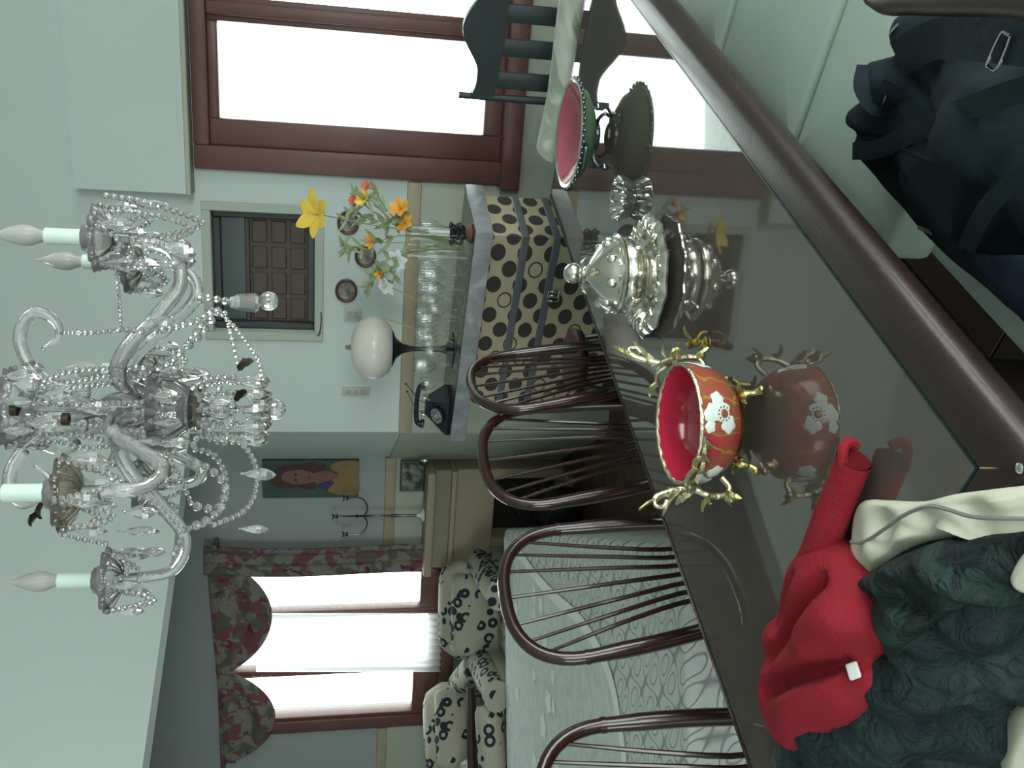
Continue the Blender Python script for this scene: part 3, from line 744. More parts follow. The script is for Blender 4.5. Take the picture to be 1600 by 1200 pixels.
# pale floral cloth folded over the chair arms
fcl = MB()
def roll(u, v):
    a = 2 * pi * v
    x = lerp(-.40, .52, u); r = .055 * (1 + .05 * sin(5 * x) + .03 * sin(11 * x))
    return Vector((x, -.10 + .11 * cos(a), .735 + (.055 if sin(a) > 0 else .048) * sin(a) + .006 * sin(9 * x)))
ring_l = [[roll(u, v) for v in np.linspace(0, 1, 20, endpoint=False)] for u in np.linspace(0, 1, 30)]
ctr = lambda r: sum(r, Vector()) / len(r)
ring_l = [[ctr(ring_l[0]) * .6 + p * .4 - Vector((.004, 0, 0)) for p in ring_l[0]]] + ring_l
fco = MB().rings(ring_l).build('folded_cloth', 'pale_floral', None)
fco.location = T(3.36, -1.12, 0); fco.rotation_euler = (0, 0, RZT)
tag(fco, 'pale floral cloth folded over the arms of the carved chair, at the table end', 'cloth')

# ================================================================== things on the table
ZS_ = ZT + .001
def polar_disc(cx, cy, r, n=16): return [(cx + r * cos(2 * pi * i / n), cy + r * sin(2 * pi * i / n)) for i in range(n)]

# ---- red enamelled bowl in gilt mounts
bp = at(1163, 662, ZT)
bowl = thing('enamel_bowl', 'red enamelled bowl with white painted flowers and gilt brass mounts', 'bowl', (bp.x, bp.y, ZS_))
ZB, RB = .030, .118
BP = [(.0, .0), (.045, .0), (.070, .006), (.094, .022), (.109, .044), (.116, .068), (.118, .090), (.1175, .108)]
def bowl_r(z):
    z -= ZB
    for (r0, z0), (r1, z1) in zip(BP[1:], BP[2:]):
        if z0 <= z <= z1: return lerp(r0, r1, (z - z0) / (z1 - z0))
    return BP[-1][0]
MB().lathe([(r, z + ZB) for r, z in BP], 48).build('outer_wall', 'enamel_orange', bowl)
MB().lathe([(.112, .108 + ZB), (.111, .085 + ZB), (.104, .05 + ZB), (.085, .022 + ZB), (.05, .010 + ZB), (0, .008 + ZB)], 48).build('inner_wall', 'enamel_red', bowl)
MB().lathe([(.1172, .103 + ZB), (.1195, .105 + ZB), (.1198, .108 + ZB), (.118, .111 + ZB), (.1135, .110 + ZB), (.1115, .106 + ZB)], 64, rip=lambda a, r, z: 1 + .008 * sin(40 * a)).build('rim', 'pale_brass', bowl)
MB().lathe([(.060, ZB - .004), (.074, ZB + .001), (.078, ZB + .006), (.070, ZB + .008)], 40, rip=lambda a, r, z: 1 + .02 * sin(24 * a)).build('base_ring', 'brass', bowl)
camdir = math.atan2(-bp.y, -bp.x)              # towards the photographer
def on_bowl(th, z, off=.0008):
    r = bowl_r(z) + off; return Vector((r * cos(th), r * sin(th), z))
def bowl_patch(th, z, shape, name, m, off=.001, parent=None):
    mx_ = sum(p[0] for p in shape) / len(shape); mz_ = sum(p[1] for p in shape) / len(shape)
    vs = [on_bowl(th + mx_ / .112, z + mz_, off + .0012)]; n = len(shape); mb = MB()
    for k in (.4, .75, 1.0):
        for (dx, dz) in shape: vs.append(on_bowl(th + (mx_ + (dx - mx_) * k) / .112, z + mz_ + (dz - mz_) * k, off + (.0012 if k < 1 else 0)))
    fs = [(0, 1 + i, 1 + (i + 1) % n) for i in range(n)]
    for q in range(2): fs += [(1 + q * n + i, 1 + (q + 1) * n + i, 1 + (q + 1) * n + (i + 1) % n, 1 + q * n + (i + 1) % n) for i in range(n)]
    mb.add(vs, fs)
    return mb.build(name, m, parent or bowl)
def flower(th, z, lobes, ctr_col='enamel_orange'):
    fl_ = None
    for (ox_, oz_, r) in lobes:
        sh = [(ox_ + r * cos(a) * (1 + .13 * sin(5 * a + ox_ * 90)), oz_ + r * .92 * sin(a) * (1 + .13 * sin(5 * a + ox_ * 90))) for a in np.linspace(0, 2 * pi, 18, endpoint=False)]
        p = bowl_patch(th, z, sh, 'painted_flower' if fl_ is None else 'petal', 'enamel_white', .001, fl_)
        if fl_ is None: fl_ = p
    return fl_
f1_ = flower(camdir + .17, ZB + .066, [(.0, .020, .017), (.004, -.0 + .0, .019), (-.020, -.012, .017), (.026, .008, .014)])
bowl_patch(camdir + .16, ZB + .063, [(.008 * cos(a), .008 * sin(a)) for a in np.linspace(0, 2 * pi, 12, endpoint=False)], 'flower_centre', 'enamel_orange', .003, f1_)
for i in range(11):
    a = 2 * pi * i / 11
    bowl_patch(camdir + .16 + .0125 * cos(a) / .112, ZB + .063 + .0125 * sin(a), [(.0016 * cos(q), .0016 * sin(q)) for q in np.linspace(0, 2 * pi, 6, endpoint=False)], 'stamen', 'enamel_dark', .003, f1_)
flower(camdir - .05, ZB + .090, [(0, .002, .011), (.02, .004, .011)])
flower(camdir - 1.08, ZB + .070, [(0, .016, .019), (.018, -.006, .018), (-.02, -.0, .017)])
flower(camdir + 1.35, ZB + .07, [(0, .0, .02), (.02, .016, .016)])
def leaf_mb(mb, base, tip, w, curl=(0, 0, .006), n=6, thick=.0025):
    base, tip = Vector(base), Vector(tip); d = tip - base; s_ = d.cross(Vector((0, 0, 1)))
    s_ = s_.normalized() if s_.length > 1e-6 else Vector((1, 0, 0)); nn = s_.cross(d).normalized()
    R = []
    for i in range(n + 1):
        t = i / n; ww = w * (sin(pi * min(1, t * .92 + .08)) ** .7) * (1 + .2 * sin(t * 17)) + .0008
        c = base + d * t + Vector(curl) * sin(pi * t)
        R.append([c - s_ * ww, c + nn * (thick + .25 * ww), c + s_ * ww, c - nn * thick])
    mb.rings(R); return mb
# gilt garland that runs down from the rim to the left handle
gar = MB()
for i in range(9):
    t = i / 8; th = camdir - .22 - 1.05 * t; z = ZB + .104 - .008 * sin(pi * t)
    p = on_bowl(th, min(z, ZB + .106), .004); q = on_bowl(th - .17, min(z + (.010 if i % 2 else -.016), ZB + .107), .008)
    leaf_mb(gar, p, q, .0085, curl=tuple(Vector((cos(th), sin(th), 0)) * .006))
gar.tube([on_bowl(camdir - .2 - 1.1 * t, ZB + .104 - .006 * sin(pi * t), .004) for t in np.linspace(0, 1, 12)], .0045, 6)
gar.build('garland', 'pale_brass', bowl)
# two scrolled handles
def handle(th):
    e = Vector((cos(th), sin(th), 0)); tt = Vector((-sin(th), cos(th), 0)); up = Vector((0, 0, 1))
    P = lambda r, h, s=0: e * r + up * h + tt * s
    h = MB().tube(spline([P(.114, .070), P(.135, .058), P(.152, .072), P(.150, .105), P(.138, .130), P(.140, .165), P(.152, .205), P(.168, .212), P(.172, .196), P(.160, .188)], 30), [.006] * 12 + [.0065] * 10 + [.0045] * 9, 8).build('handle', 'pale_brass', bowl)
    a = MB()
    for sg in (1, -1):
        a.tube(spline([P(.138, .128, 0), P(.130, .150, sg * .016), P(.122, .150, sg * .036), P(.116, .142, sg * .055)], 14), [.0055] * 6 + [.004] * 9, 7)
        leaf_mb(MB(), P(.12, .142, sg * .05), P(.112, .146, sg * .095), .0095, curl=(0, 0, .008)).build('acanthus_leaf', 'brass', h); leaf_mb(MB(), P(.14, .13, sg * .006), P(.152, .155, sg * .042), .008).build('acanthus_leaf', 'pale_brass', h)
        leaf_mb(MB(), P(.15, .10, 0), P(.175, .112, sg * .022), .008).build('acanthus_leaf', 'brass', h); leaf_mb(MB(), P(.145, .07, 0), P(.165, .048, sg * .02), .008).build('acanthus_leaf', 'brass', h)
        a.build('acanthus_stem', 'pale_brass', h); a = MB()
    MB().ball(P(.156, .060), .011, 8, 6).build('scroll_end', 'pale_brass', h)
    b = MB(); leaf_mb(b, P(.143, .16), P(.19, .20), .009).build('acanthus_leaf', 'pale_brass', h); leaf_mb(MB(), P(.15, .19), P(.178, .245), .007).build('acanthus_leaf', 'brass', h)
handle(camdir + 2.05); handle(camdir - 1.12)
for k in range(4):
    th = camdir + .62 + k * pi / 2
    e = Vector((cos(th), sin(th), 0)); t_ = Vector((-sin(th), cos(th), 0))
    f = MB().tube(spline([e * .070 + Vector((0, 0, .04)), e * .094 + Vector((0, 0, .036)), e * .100 + Vector((0, 0, .016)), e * .112 + Vector((0, 0, .004))], 10), [.006, .008, .009, .009, .008, .007, .006, .006, .007, .008, .006], 8)
    leaf_mb(f, e * .085 + Vector((0, 0, .028)), e * .102 + t_ * .026 + Vector((0, 0, .042)), .009); leaf_mb(f, e * .085 + Vector((0, 0, .028)), e * .102 - t_ * .026 + Vector((0, 0, .042)), .009)
    f.ball(e * .113 + Vector((0, 0, .007)), .007, 8, 6); f.build('foot', 'brass', bowl)

# ---- small gilt figure standing behind the bowl
gp = at(1104, 536, ZT)
gf = thing('gilt_figurine', 'little gilt bird figure on the glass beside the red bowl', 'figurine', (gp.x, gp.y, ZS_), .3)
MB().lathe([(0, 0), (.014, 0), (.015, .003), (.008, .006), (.004, .012), (0, .013)], 14).build('base', 'brass', gf)
MB().ball((0, 0, .024), .011, 10, 8, (.8, 1.35, 1)).ball((0, .016, .037), .006, 8, 6).tube([(0, .021, .037), (0, .029, .035)], [.002, .0005], 6).build('body', 'enamel_gold', gf)
w_ = MB(); leaf_mb(w_, (.004, 0, .028), (.034, -.012, .052), .009); leaf_mb(w_, (-.004, 0, .028), (-.016, -.02, .05), .008); w_.build('wings', 'brass', gf)
MB().tube(spline([(0, -.01, .024), (0, -.024, .03), (.012, -.03, .022), (.018, -.022, .006)], 10), .0026, 6).build('tail', 'enamel_gold', gf)

# ---- silver tureen on a scalloped tray
tp_ = at(1022, 432, ZT)
tray = thing('silver_tray', 'round silver tray with a lobed embossed border, under the lidded tureen', 'tray', (tp_.x, tp_.y, ZS_), .2)
def lob(a, r, z): return 1 + (.055 * abs(sin(5 * a)) + .02 * sin(20 * a + 1) - .03) * max(0, min(1, (r - .085) / .05))
MB().lathe([(0, .012), (.08, .012), (.092, .013), (.105, .022), (.122, .034), (.140, .036), (.150, .029), (.154, .024), (.1535, .019), (.145, .020), (.12, .026), (.095, .008), (0, .007)], 120, rip=lob).build('dish', 'silver', tray)
for k in range(4):
    a = k * pi / 2 + .5; MB().tube([(.085 * cos(a), .085 * sin(a), .010), (.09 * cos(a), .09 * sin(a), 0)], [.008, .006], 8).build('foot', 'silver', tray)
for k in range(10):
    a = 2 * pi * (k + .5) / 10
    b = MB().ball((.128 * cos(a), .128 * sin(a), .034), .013, 10, 6, (1, 1, .6))
    for s_ in (-1, 1):
        q = a + s_ * .16; b.tube(spline([(.108 * cos(q), .108 * sin(q), .026), (.125 * cos(q + s_ * .05), .125 * sin(q + s_ * .05), .038), (.14 * cos(q), .14 * sin(q), .036), (.133 * cos(q - s_ * .06), .133 * sin(q - s_ * .06), .037)], 10), .0042, 6)
    b.build('embossed_lobe', 'silver', tray)
tu = thing('silver_tureen', 'lidded silver tureen with ball finial and embossed swags', 'tureen', (tp_.x, tp_.y, ZS_ + .0125), .2)
MB().lathe([(0, .002), (.062, .0), (.066, .004), (.058, .012), (.060, .020), (.078, .032), (.092, .050), (.095, .066), (.0925, .078), (.089, .084)], 64, rip=lambda a, r, z: 1 + (.018 * abs(sin(6 * a)) if .02 < z < .075 else 0)).build('body', 'silver', tu)
lid = MB().lathe([(.094, .084), (.1005, .086), (.1015, .091), (.096, .096), (.0975, .100), (.090, .108), (.084, .118), (.071, .132), (.050, .146), (.030, .158), (.021, .166), (.018, .172)], 64, rip=lambda a, r, z: 1 + (.05 * abs(sin(4 * a)) * max(0, min(1, (z - .10) / .03)) * (1 if z < .16 else 0))).build('lid', 'silver', tu)
MB().lathe([(.012, .168), (.020, .171), (.011, .176), (.012, .180)], 20).ball((0, 0, .200), .026, 16, 12).build('finial', 'silver', lid)
for k in range(8):
    a = 2 * pi * k / 8 + .2
    MB().ball((.0775 * cos(a), .0775 * sin(a), .119), .0165, 10, 8, (.8, .8, 1)).tube(spline([(.095 * cos(a - .25), .095 * sin(a - .25), .107), (.088 * cos(a), .088 * sin(a), .104), (.095 * cos(a + .25), .095 * sin(a + .25), .107)], 8), .004, 6).build('boss', 'silver', lid)
    MB().ball((.090 * cos(a + .3), .090 * sin(a + .3), .053), .014, 10, 8, (.7, .7, 1)).build('boss', 'silver', tu)
for k in range(3):
    a = 2 * pi * k / 3 + .4; leaf_mb(MB(), (.018 * cos(a), .018 * sin(a), .17), (.052 * cos(a), .052 * sin(a), .160), .012).build('leaf', 'silver', lid)
for sg in (0, pi):
    e = Vector((cos(sg + .35), sin(sg + .35), 0)); t_ = Vector((-e.y, e.x, 0))
    MB().tube(spline([e * .09 + t_ * .02 + Vector((0, 0, .06)), e * .115 + t_ * .02 + Vector((0, 0, .075)), e * .118 - t_ * .02 + Vector((0, 0, .075)), e * .09 - t_ * .02 + Vector((0, 0, .06))], 12), .005, 8).build('handle', 'silver', tu)

# ---- pressed glass dish
ap = at(986, 311, ZT)
ash = MB()
ash.lathe([(0, .006), (.035, .007), (.045, .014), (.056, .034), (.0615, .041), (.0625, .039), (.060, .030), (.050, .008), (.046, 0), (0, 0)], 72, rip=lambda a, r, z: 1 + (.05 * sin(18 * a) if (r > .044 and z < .036) else 0))
ash = ash.build('glass_dish', 'press_glass', None, sharp=25); ash.location = (ap.x, ap.y, ZS_)
tag(ash, 'small ribbed clear glass dish between the silver tureen and the footed bowl', 'dish')

# ---- low footed bowl, pink inside, green enamel outside
kp = at(941, 213, ZT)
ft = thing('footed_bowl', 'low footed bowl, pink enamelled inside, with thin scrolled metal feet', 'bowl', (kp.x, kp.y, ZS_))
zt_ = .100; KR = .160
bwl = MB().lathe([(.0, .030), (.05, .032), (.09, .044), (.13, .066), (KR - .010, zt_ - .006), (KR - .004, zt_ + .002)], 56).build('bowl_wall', 'enamel_green', ft)
MB().lathe([(KR - .005, zt_), (KR + .003, zt_ + .001), (KR + .005, zt_ + .006), (KR, zt_ + .010), (KR - .008, zt_ + .006)], 90, rip=lambda a, r, z: 1 + .006 * sin(45 * a)).build('rim', 'silver', bwl)
MB().lathe([(KR - .007, zt_ + .005), (KR - .03, zt_ - .016), (.09, zt_ - .040), (.04, zt_ - .056), (0, zt_ - .058)], 56).build('inside', 'enamel_pink', bwl)
MB().lathe([(0, .020), (.045, .020), (.052, .025), (.052, .034), (.048, .034)], 40).build('foot_boss', 'pewter', ft)
MB().lathe([(.030, .018), (.036, .015), (.042, .018), (.036, .022), (.030, .018)], 40).build('foot_ring', 'pewter', ft)
for k in range(4):
    a = 2 * pi * k / 4 + .35; e = Vector((cos(a), sin(a), 0))
    MB().tube(spline([e * .050 + Vector((0, 0, .030)), e * .085 + Vector((0, 0, .034)), e * .110 + Vector((0, 0, .022)), e * .100 + Vector((0, 0, .004)), e * .118 + Vector((0, 0, .002))], 18), .0052, 7).build('foot', 'pewter', ft)
fl2 = MB()
for k in range(64):
    a = 2 * pi * k / 64; fl2.ball(((KR + .006) * cos(a), (KR + .006) * sin(a), zt_ - .001 + .004 * (k % 2)), .005, 6, 4)
fl2.build('beaded_border', 'pewter', bwl)['kind'] = 'stuff'
for sg in (1, -1):
    e = Vector((cos(.9), sin(.9), 0)) * sg; t_ = Vector((-e.y, e.x, 0))
    MB().tube(spline([e * (KR - .01) + t_ * .035 + Vector((0, 0, zt_ - .01)), e * (KR + .026) + t_ * .03 + Vector((0, 0, zt_ - .004)), e * (KR + .03) - t_ * .03 + Vector((0, 0, zt_ - .004)), e * (KR - .01) - t_ * .035 + Vector((0, 0, zt_ - .01))], 16), .005, 7).build('side_handle', 'pewter', ft)

# ================================================================== cloth helpers
EDGE = GN - RW * .62                       # where the table's near rim turns down
def drape(s, t, h):
    """s across the table, t along it: beyond the near edge the cloth hangs down; h lifts it off its support"""
    if t >= 0: return T(EDGE + t, s, ZT + .003 + h)
    q = -t; bend = .07
    if q < bend:
        a = q / bend * radians(72); r = bend / radians(72)
        return T(EDGE - r * sin(a) - h * sin(a), s, ZT + .003 - r * (1 - cos(a)) + h * cos(a))
    a = radians(72); r = bend / a
    x, z = r * sin(a) + (q - bend) * cos(a), r * (1 - cos(a)) + (q - bend) * sin(a)
    return T(EDGE - x - h * sin(a), s, ZT + .003 - z + h * cos(a))
def to_drape(x, y, h=.02):
    """photo point -> (s, t) on the draped surface lifted by h"""
    best = None
    d = ray(x, y)
    for t in np.linspace(.9, -1.1, 401):
        p0 = drape(0, t, h)
        n = p0 - Vector((0, 0, H)); al0, z0 = p0.dot(LONG), p0.z
        # ray at this height
        k = (z0 - H) / d.z if abs(d.z) > 1e-6 else 1e9
        if k <= 0: continue
        q = d * k; e_ = q.dot(LONG) - al0
        if best is not None and best[0] * e_ <= 0:
            return (q.dot(ACR), t)
        best = (e_, t)
    return (q.dot(ACR), t)
def smooth_poly(P, n):
    P = [Vector((a, b, 0)) for a, b in P]; m = len(P); out = []
    for i in range(n):
        t = i / n * m; k = int(t); f = t - k
        a, b, c, d = P[(k - 1) % m], P[k % m], P[(k + 1) % m], P[(k + 2) % m]
        v = 0.5 * ((2 * b) + (c - a) * f + (2 * a - 5 * b + 4 * c - d) * f * f + (3 * b - a - 3 * c + d) * f ** 3)
        out.append((v.x, v.y))
    return out
def heap(outline, centre, hmax, folds, n=96, nr=22, edge=.35, base=.001):
    """a soft body lying on the draped surface: star-shaped outline in (s,t), folded height"""
    O = smooth_poly(outline, n); cs, ct = centre
    R = []
    for r in [1.0] + list(1 - (np.arange(1, nr + 1) / (nr + .0)) ** 1.15):
        ring = []
        for (a, b) in O:
            s, t = cs + (a - cs) * max(r, .004), ct + (b - ct) * max(r, .004)
            rim = (1 - r ** 2.6) ** edge if r < 1 else 0
            h = base + hmax * rim * (1 + folds(s, t) * min(1, (1 - r) * 2.2)) if r < 1 else base
            ring.append(drape(s, t, max(h, base)))
        R.append(ring)
    mb = MB(); mb.rings([[drape(cs + (a - cs) * .985, ct + (b - ct) * .985, base * .2) for a, b in O]] + R); return mb

# ================================================================== green jacket with cream lining, over the near corner of the table
def pts_of(L, h): return [to_drape(x, y, h) for x, y in L]
gpx = [(1316, 925), (1340, 880), (1400, 850), (1480, 826), (1560, 822), (1640, 826), (1690, 900), (1700, 1080), (1690, 1260), (1450, 1290), (1215, 1260), (1188, 1205), (1196, 1168), (1260, 1125), (1315, 1060), (1318, 990)]
G = pts_of(gpx, .03)
gc = to_drape(1450, 1040, .03)
jk = thing('green_jacket', 'crinkled dark green jacket with cream lining, thrown over the table corner', 'jacket', (0, 0, 0))
def gf_(s, t):
    return .35 * sin(38 * s + 21 * t + 3 * sin(9 * t)) + .25 * sin(23 * s - 44 * t + 2 * sin(14 * s)) + .14 * sin(90 * s + 60 * t + 3 * sin(31 * s)) + .10 * sin(70 * t - 95 * s) 
heap(G, gc, .032, gf_, n=150, nr=44).build('jacket_body', 'bluegreen_crinkle', jk, sharp=180)
# the darker, shinier front panel
fpx = [(1318, 920), (1358, 884), (1420, 852), (1500, 838), (1600, 833), (1680, 838), (1690, 905), (1600, 935), (1540, 945), (1470, 975), (1405, 1015), (1368, 1030), (1352, 985)]
F_ = pts_of(fpx, .045); fcn = to_drape(1460, 918, .045)
heap(F_, fcn, .050, lambda s, t: .22 * sin(50 * s + 30 * t + 3 * sin(19 * t)) + .16 * sin(31 * s - 60 * t) + .12 * sin(120 * s + 40 * t), n=120, nr=30, edge=.45, base=.012).build('front_panel', 'dark_green_crinkle', jk, sharp=180)
lpx = [(1313, 800), (1330, 782), (1360, 780), (1420, 783), (1470, 768), (1510, 762), (1600, 765), (1690, 768), (1690, 850), (1600, 836), (1500, 838), (1420, 850), (1360, 884), (1306, 915), (1308, 850)]
L_ = pts_of(lpx, .03); lc = to_drape(1440, 815, .03)
lin = heap(L_, lc, .030, lambda s, t: .22 * sin(45 * s + 60 * t) + .2 * sin(70 * s - 20 * t), n=120, nr=26, edge=.4).build('cream_lining', 'cream_cloth', jk, sharp=180)
zp = [(1322, 846), (1334, 846), (1352, 838), (1378, 822), (1405, 804), (1440, 790), (1470, 792), (1500, 802), (1540, 812), (1600, 812), (1660, 812)]
ZP = [to_drape(x, y, .042) for x, y in zp]
MB().tube(spline([drape(s, t, .0345) for s, t in ZP], 60), .0028, 7).build('zip', 'zip_metal', lin)
for px_ in ([(1572, 905), (1590, 872), (1640, 860), (1660, 915), (1600, 925)], [(1575, 1230), (1580, 1185), (1600, 1150), (1650, 1130), (1660, 1230)]):
    P_ = pts_of(px_, .07); c_ = (sum(p[0] for p in P_) / 5, sum(p[1] for p in P_) / 5)
    heap(P_, c_, .012, lambda s, t: .2 * sin(60 * s), n=40, nr=8, base=.062).build('cream_patch', 'cream_cloth', jk, sharp=180)

# ================================================================== red knitted garment
rpx = [(1205, 862), (1238, 840), (1268, 850), (1300, 885), (1328, 925), (1346, 970), (1347, 1005), (1318, 1034), (1336, 1068), (1350, 1106), (1300, 1140), (1240, 1155), (1190, 1176), (1163, 1150), (1147, 1100), (1152, 1062), (1162, 1032), (1155, 1000), (1164, 972), (1178, 955), (1190, 905)]
R_ = pts_of(rpx, .075); rc = to_drape(1250, 1000, .09)
red = thing('red_garment', 'rumpled red knitted garment with one sleeve stretched along the glass', 'garment', (0, 0, 0))
def foldline(s, t, a, b, w):
    ax, ay = a; bx_, by = b; dx, dy = bx_ - ax, by - ay; L2 = dx * dx + dy * dy
    u = max(0, min(1, ((s - ax) * dx + (t - ay) * dy) / L2)); d = math.hypot(s - ax - u * dx, t - ay - u * dy)
    return math.exp(-(d / w) ** 2)
FL = [(to_drape(1175, 1030, .09), to_drape(1255, 905, .09), .016, -.40), (to_drape(1165, 1080, .09), to_drape(1320, 1035, .09), .016, -.5), (to_drape(1240, 1000, .09), to_drape(1290, 960, .09), .03, .18), (to_drape(1290, 1090, .09), to_drape(1310, 1040, .09), .014, -.35), (to_drape(1210, 900, .09), to_drape(1180, 975, .09), .013, -.3), (to_drape(1210, 1110, .09), to_drape(1320, 1090, .09), .03, .15)]
def rf(s, t): return sum(k * foldline(s, t, a, b, w) for a, b, w, k in FL) + .05 * sin(30 * s + 18 * t)
heap(R_, rc, .078, rf, n=140, nr=40, edge=.42).build('garment_body', 'red_knit', red, sharp=180)
sl = [at(1250, 915, ZT + .030), at(1280, 858, ZT + .030), at(1304, 795, ZT + .031), at(1322, 750, ZT + .032), at(1334, 718, ZT + .032)]
slv = MB().tube(spline(sl, 22), [.030] * 6 + [.031, .031, .031, .031, .031, .031, .030, .030, .030, .029, .029, .029, .029, .029, .029, .030, .030], 20, flat=.85, cap=False, up=(0, 0, 1))
slv = slv.build('sleeve', 'red_knit', red, sharp=180)
d_ = (sl[-1] - sl[-2]).normalized()
MB().tube([sl[-1] - d_ * .06, sl[-1] - d_ * .03, sl[-1] - d_ * .008, sl[-1] + d_ * .002], [.004, .020, .0255, .0275], 20, flat=.85, cap=False, up=(0, 0, 1)).build('cuff_inside', 'red_knit_shade', slv)  # inside of the cuff, shade of the hollow put into a darker red
cu = MB().tube(spline([sl[-1] + Vector((-.012, 0, .018)), sl[-1] + d_ * .012 + Vector((.004, 0, .022)), sl[-1] + d_ * .010 + Vector((.018, .0, .012)), sl[-1] + Vector((.020, 0, -.004))], 14), .008, 8).build('cuff_fold', 'red_knit', slv)
tgp = to_drape(1333, 1043, .05)
tg = MB().bbox((-.012, -.010, -.003), (.012, .010, .003), .004, 3).build('label_tag', 'white_plastic', red); tg.location = drape(tgp[0], tgp[1], .052); tg.rotation_euler = (radians(25), 0, .6)

# ================================================================== dark bag on the bench
bag = thing('dark_bag', 'dark navy cloth rucksack with straps and a metal buckle lying on the bench', 'bag', (0, 0, 0))
bo = [(1412, 22), (1392, 48), (1402, 82), (1380, 92), (1356, 100), (1352, 122), (1352, 150), (1330, 172), (1326, 192), (1342, 208), (1340, 236), (1378, 285), (1424, 334), (1478, 392), (1530, 438), (1604, 500), (1690, 580), (1760, 560), (1790, 300), (1740, 60), (1640, 20), (1520, 8)]
bz_ = [.60, .60, .58, .58, .57, .57, .56, .55, .55, .54, .53, .51, .49, .47, .45, .43, .42, .45, .5, .55, .58, .60]
BO = [at(x, y, z) for (x, y), z in zip(bo, bz_)]
def sm3(P, n):
    m = len(P); out = []
    for i in range(n):
        t = i / n * m; k = int(t); f = t - k; a, b, c, d = P[(k - 1) % m], P[k % m], P[(k + 1) % m], P[(k + 2) % m]
        out.append(0.5 * ((2 * b) + (c - a) * f + (2 * a - 5 * b + 4 * c - d) * f * f + (3 * b - a - 3 * c + d) * f ** 3))
    return out
BS = sm3(BO, 110); bc = at(1520, 270, .62)
R = []
def shrink(p, k, z): q = Vector((lerp(bc.x, p.x, k), lerp(bc.y, p.y, k), 0)); q.z = z; return q
def support(p): 
    al, ac = tl(p); return .466 if (al > 1.44 and ac > -.88) else .345
R.append([shrink(p, .80, max(.347, min(support(p), p.z - .03) if support(p) > .4 else .347)) for p in BS])
R.append([shrink(p, .93, max(support(shrink(p, .93, 0)) + .004, lerp(support(p), p.z, .35))) for p in BS])
R.append(BS)
def bagf(p): al, ac = tl(p); return .022 * sin(16 * al + 9 * ac) + .014 * sin(30 * ac - 14 * al) + .007 * sin(55 * al + 30 * ac)
for k in (.96, .9, .82, .72, .6, .47, .34, .2, .08):
    ring = []
    for p in BS:
        q = shrink(p, k, 0); q.z = p.z + (.67 - p.z) * (1 - k) ** .6 * .75 + bagf(q) * min(1, (1 - k) * 4) ; ring.append(q)
    R.append(ring)
MB().rings(R).build('bag_body', 'navy_cloth', bag, sharp=180)
def on_bag(x, y, z): return at(x, y, z)
def strap(pts, w, name, m='navy_strap', th=.004, n=30, par=None):
    P = spline(pts, n); mb = MB(); rr = []
    for i, p in enumerate(P):
        t = (P[min(i + 1, n)] - P[max(i - 1, 0)]).normalized(); view = (Vector((0, 0, H)) - p).normalized(); s_ = t.cross(view).normalized(); nn = s_.cross(t)
        rr.append([p - s_ * w - nn * th, p + s_ * w - nn * th, p + s_ * w + nn * th, p - s_ * w + nn * th])
    return mb.rings(rr).build(name, m, par or bag)
strap([at(1335, 236, .555), at(1375, 232, .60), at(1430, 205, .635), at(1510, 170, .66), at(1600, 140, .67), at(1700, 120, .66)], .017, 'shoulder_strap')
strap([at(1510, 388, .56), at(1530, 345, .61), at(1560, 305, .635), at(1610, 270, .65), at(1690, 240, .66)], .014, 'shoulder_strap')
strap([at(1356, 104, .60), at(1352, 135, .615), at(1374, 165, .61), at(1385, 150, .625), at(1400, 130, .63)], .020, 'loop_handle', 'navy_cloth')
strap([at(1405, 90, .625), at(1460, 62, .66), at(1530, 60, .685), at(1600, 65, .70), at(1690, 70, .70)], .030, 'top_strap', 'navy_cloth')
# metal slider buckle
bk = at(1560, 80, .705); bu = MB()
cs = [at(1575, 54, .705), at(1578, 60, .705), at(1558, 107, .705), at(1545, 104, .705), at(1543, 98, .705), at(1564, 53, .705)]
bu.tube(spline(cs + [cs[0]], 40), .0022, 7, cap=False).build('slider_buckle', 'chrome', bag)
strap([at(1436, 356, .535), at(1462, 366, .54), at(1497, 378, .545)], .0035, 'zip', 'zip_metal', .003)
MB().tube(spline([at(1376, 175, .622), at(1381, 160, .628), at(1386, 148, .632)], 8), .0022, 6).build('zip_pull', 'chrome', bag)
MB().tube(spline([at(1324, 186, .565), at(1330, 194, .57), at(1338, 200, .572)], 6), .003, 6).build('zip_end', 'chrome', bag)
MB().tube(spline([at(1391, 55, .612), at(1396, 46, .616), at(1404, 38, .616)], 6), .003, 6).build('strap_ring', 'chrome', bag)
# front pocket with blue cast
pk = [at(1500, 395, .53), at(1545, 400, .555), at(1600, 400, .575), at(1680, 430, .57), at(1700, 560, .47), at(1600, 500, .475), at(1548, 455, .49)]
pc = sum(pk, Vector()) / len(pk) + Vector((0, 0, .02)); PK = sm3(pk, 40)
dn = Vector((0, -.01, -.05))
MB().rings([[p + dn for p in PK], PK] + [[lerp(pc, p, k) + Vector((0, 0, .014 * (1 - k ** 2))) for p in PK] for k in (.9, .7, .45, .2, .05)]).build('front_pocket', 'navy_blue_cloth', bag, sharp=180)

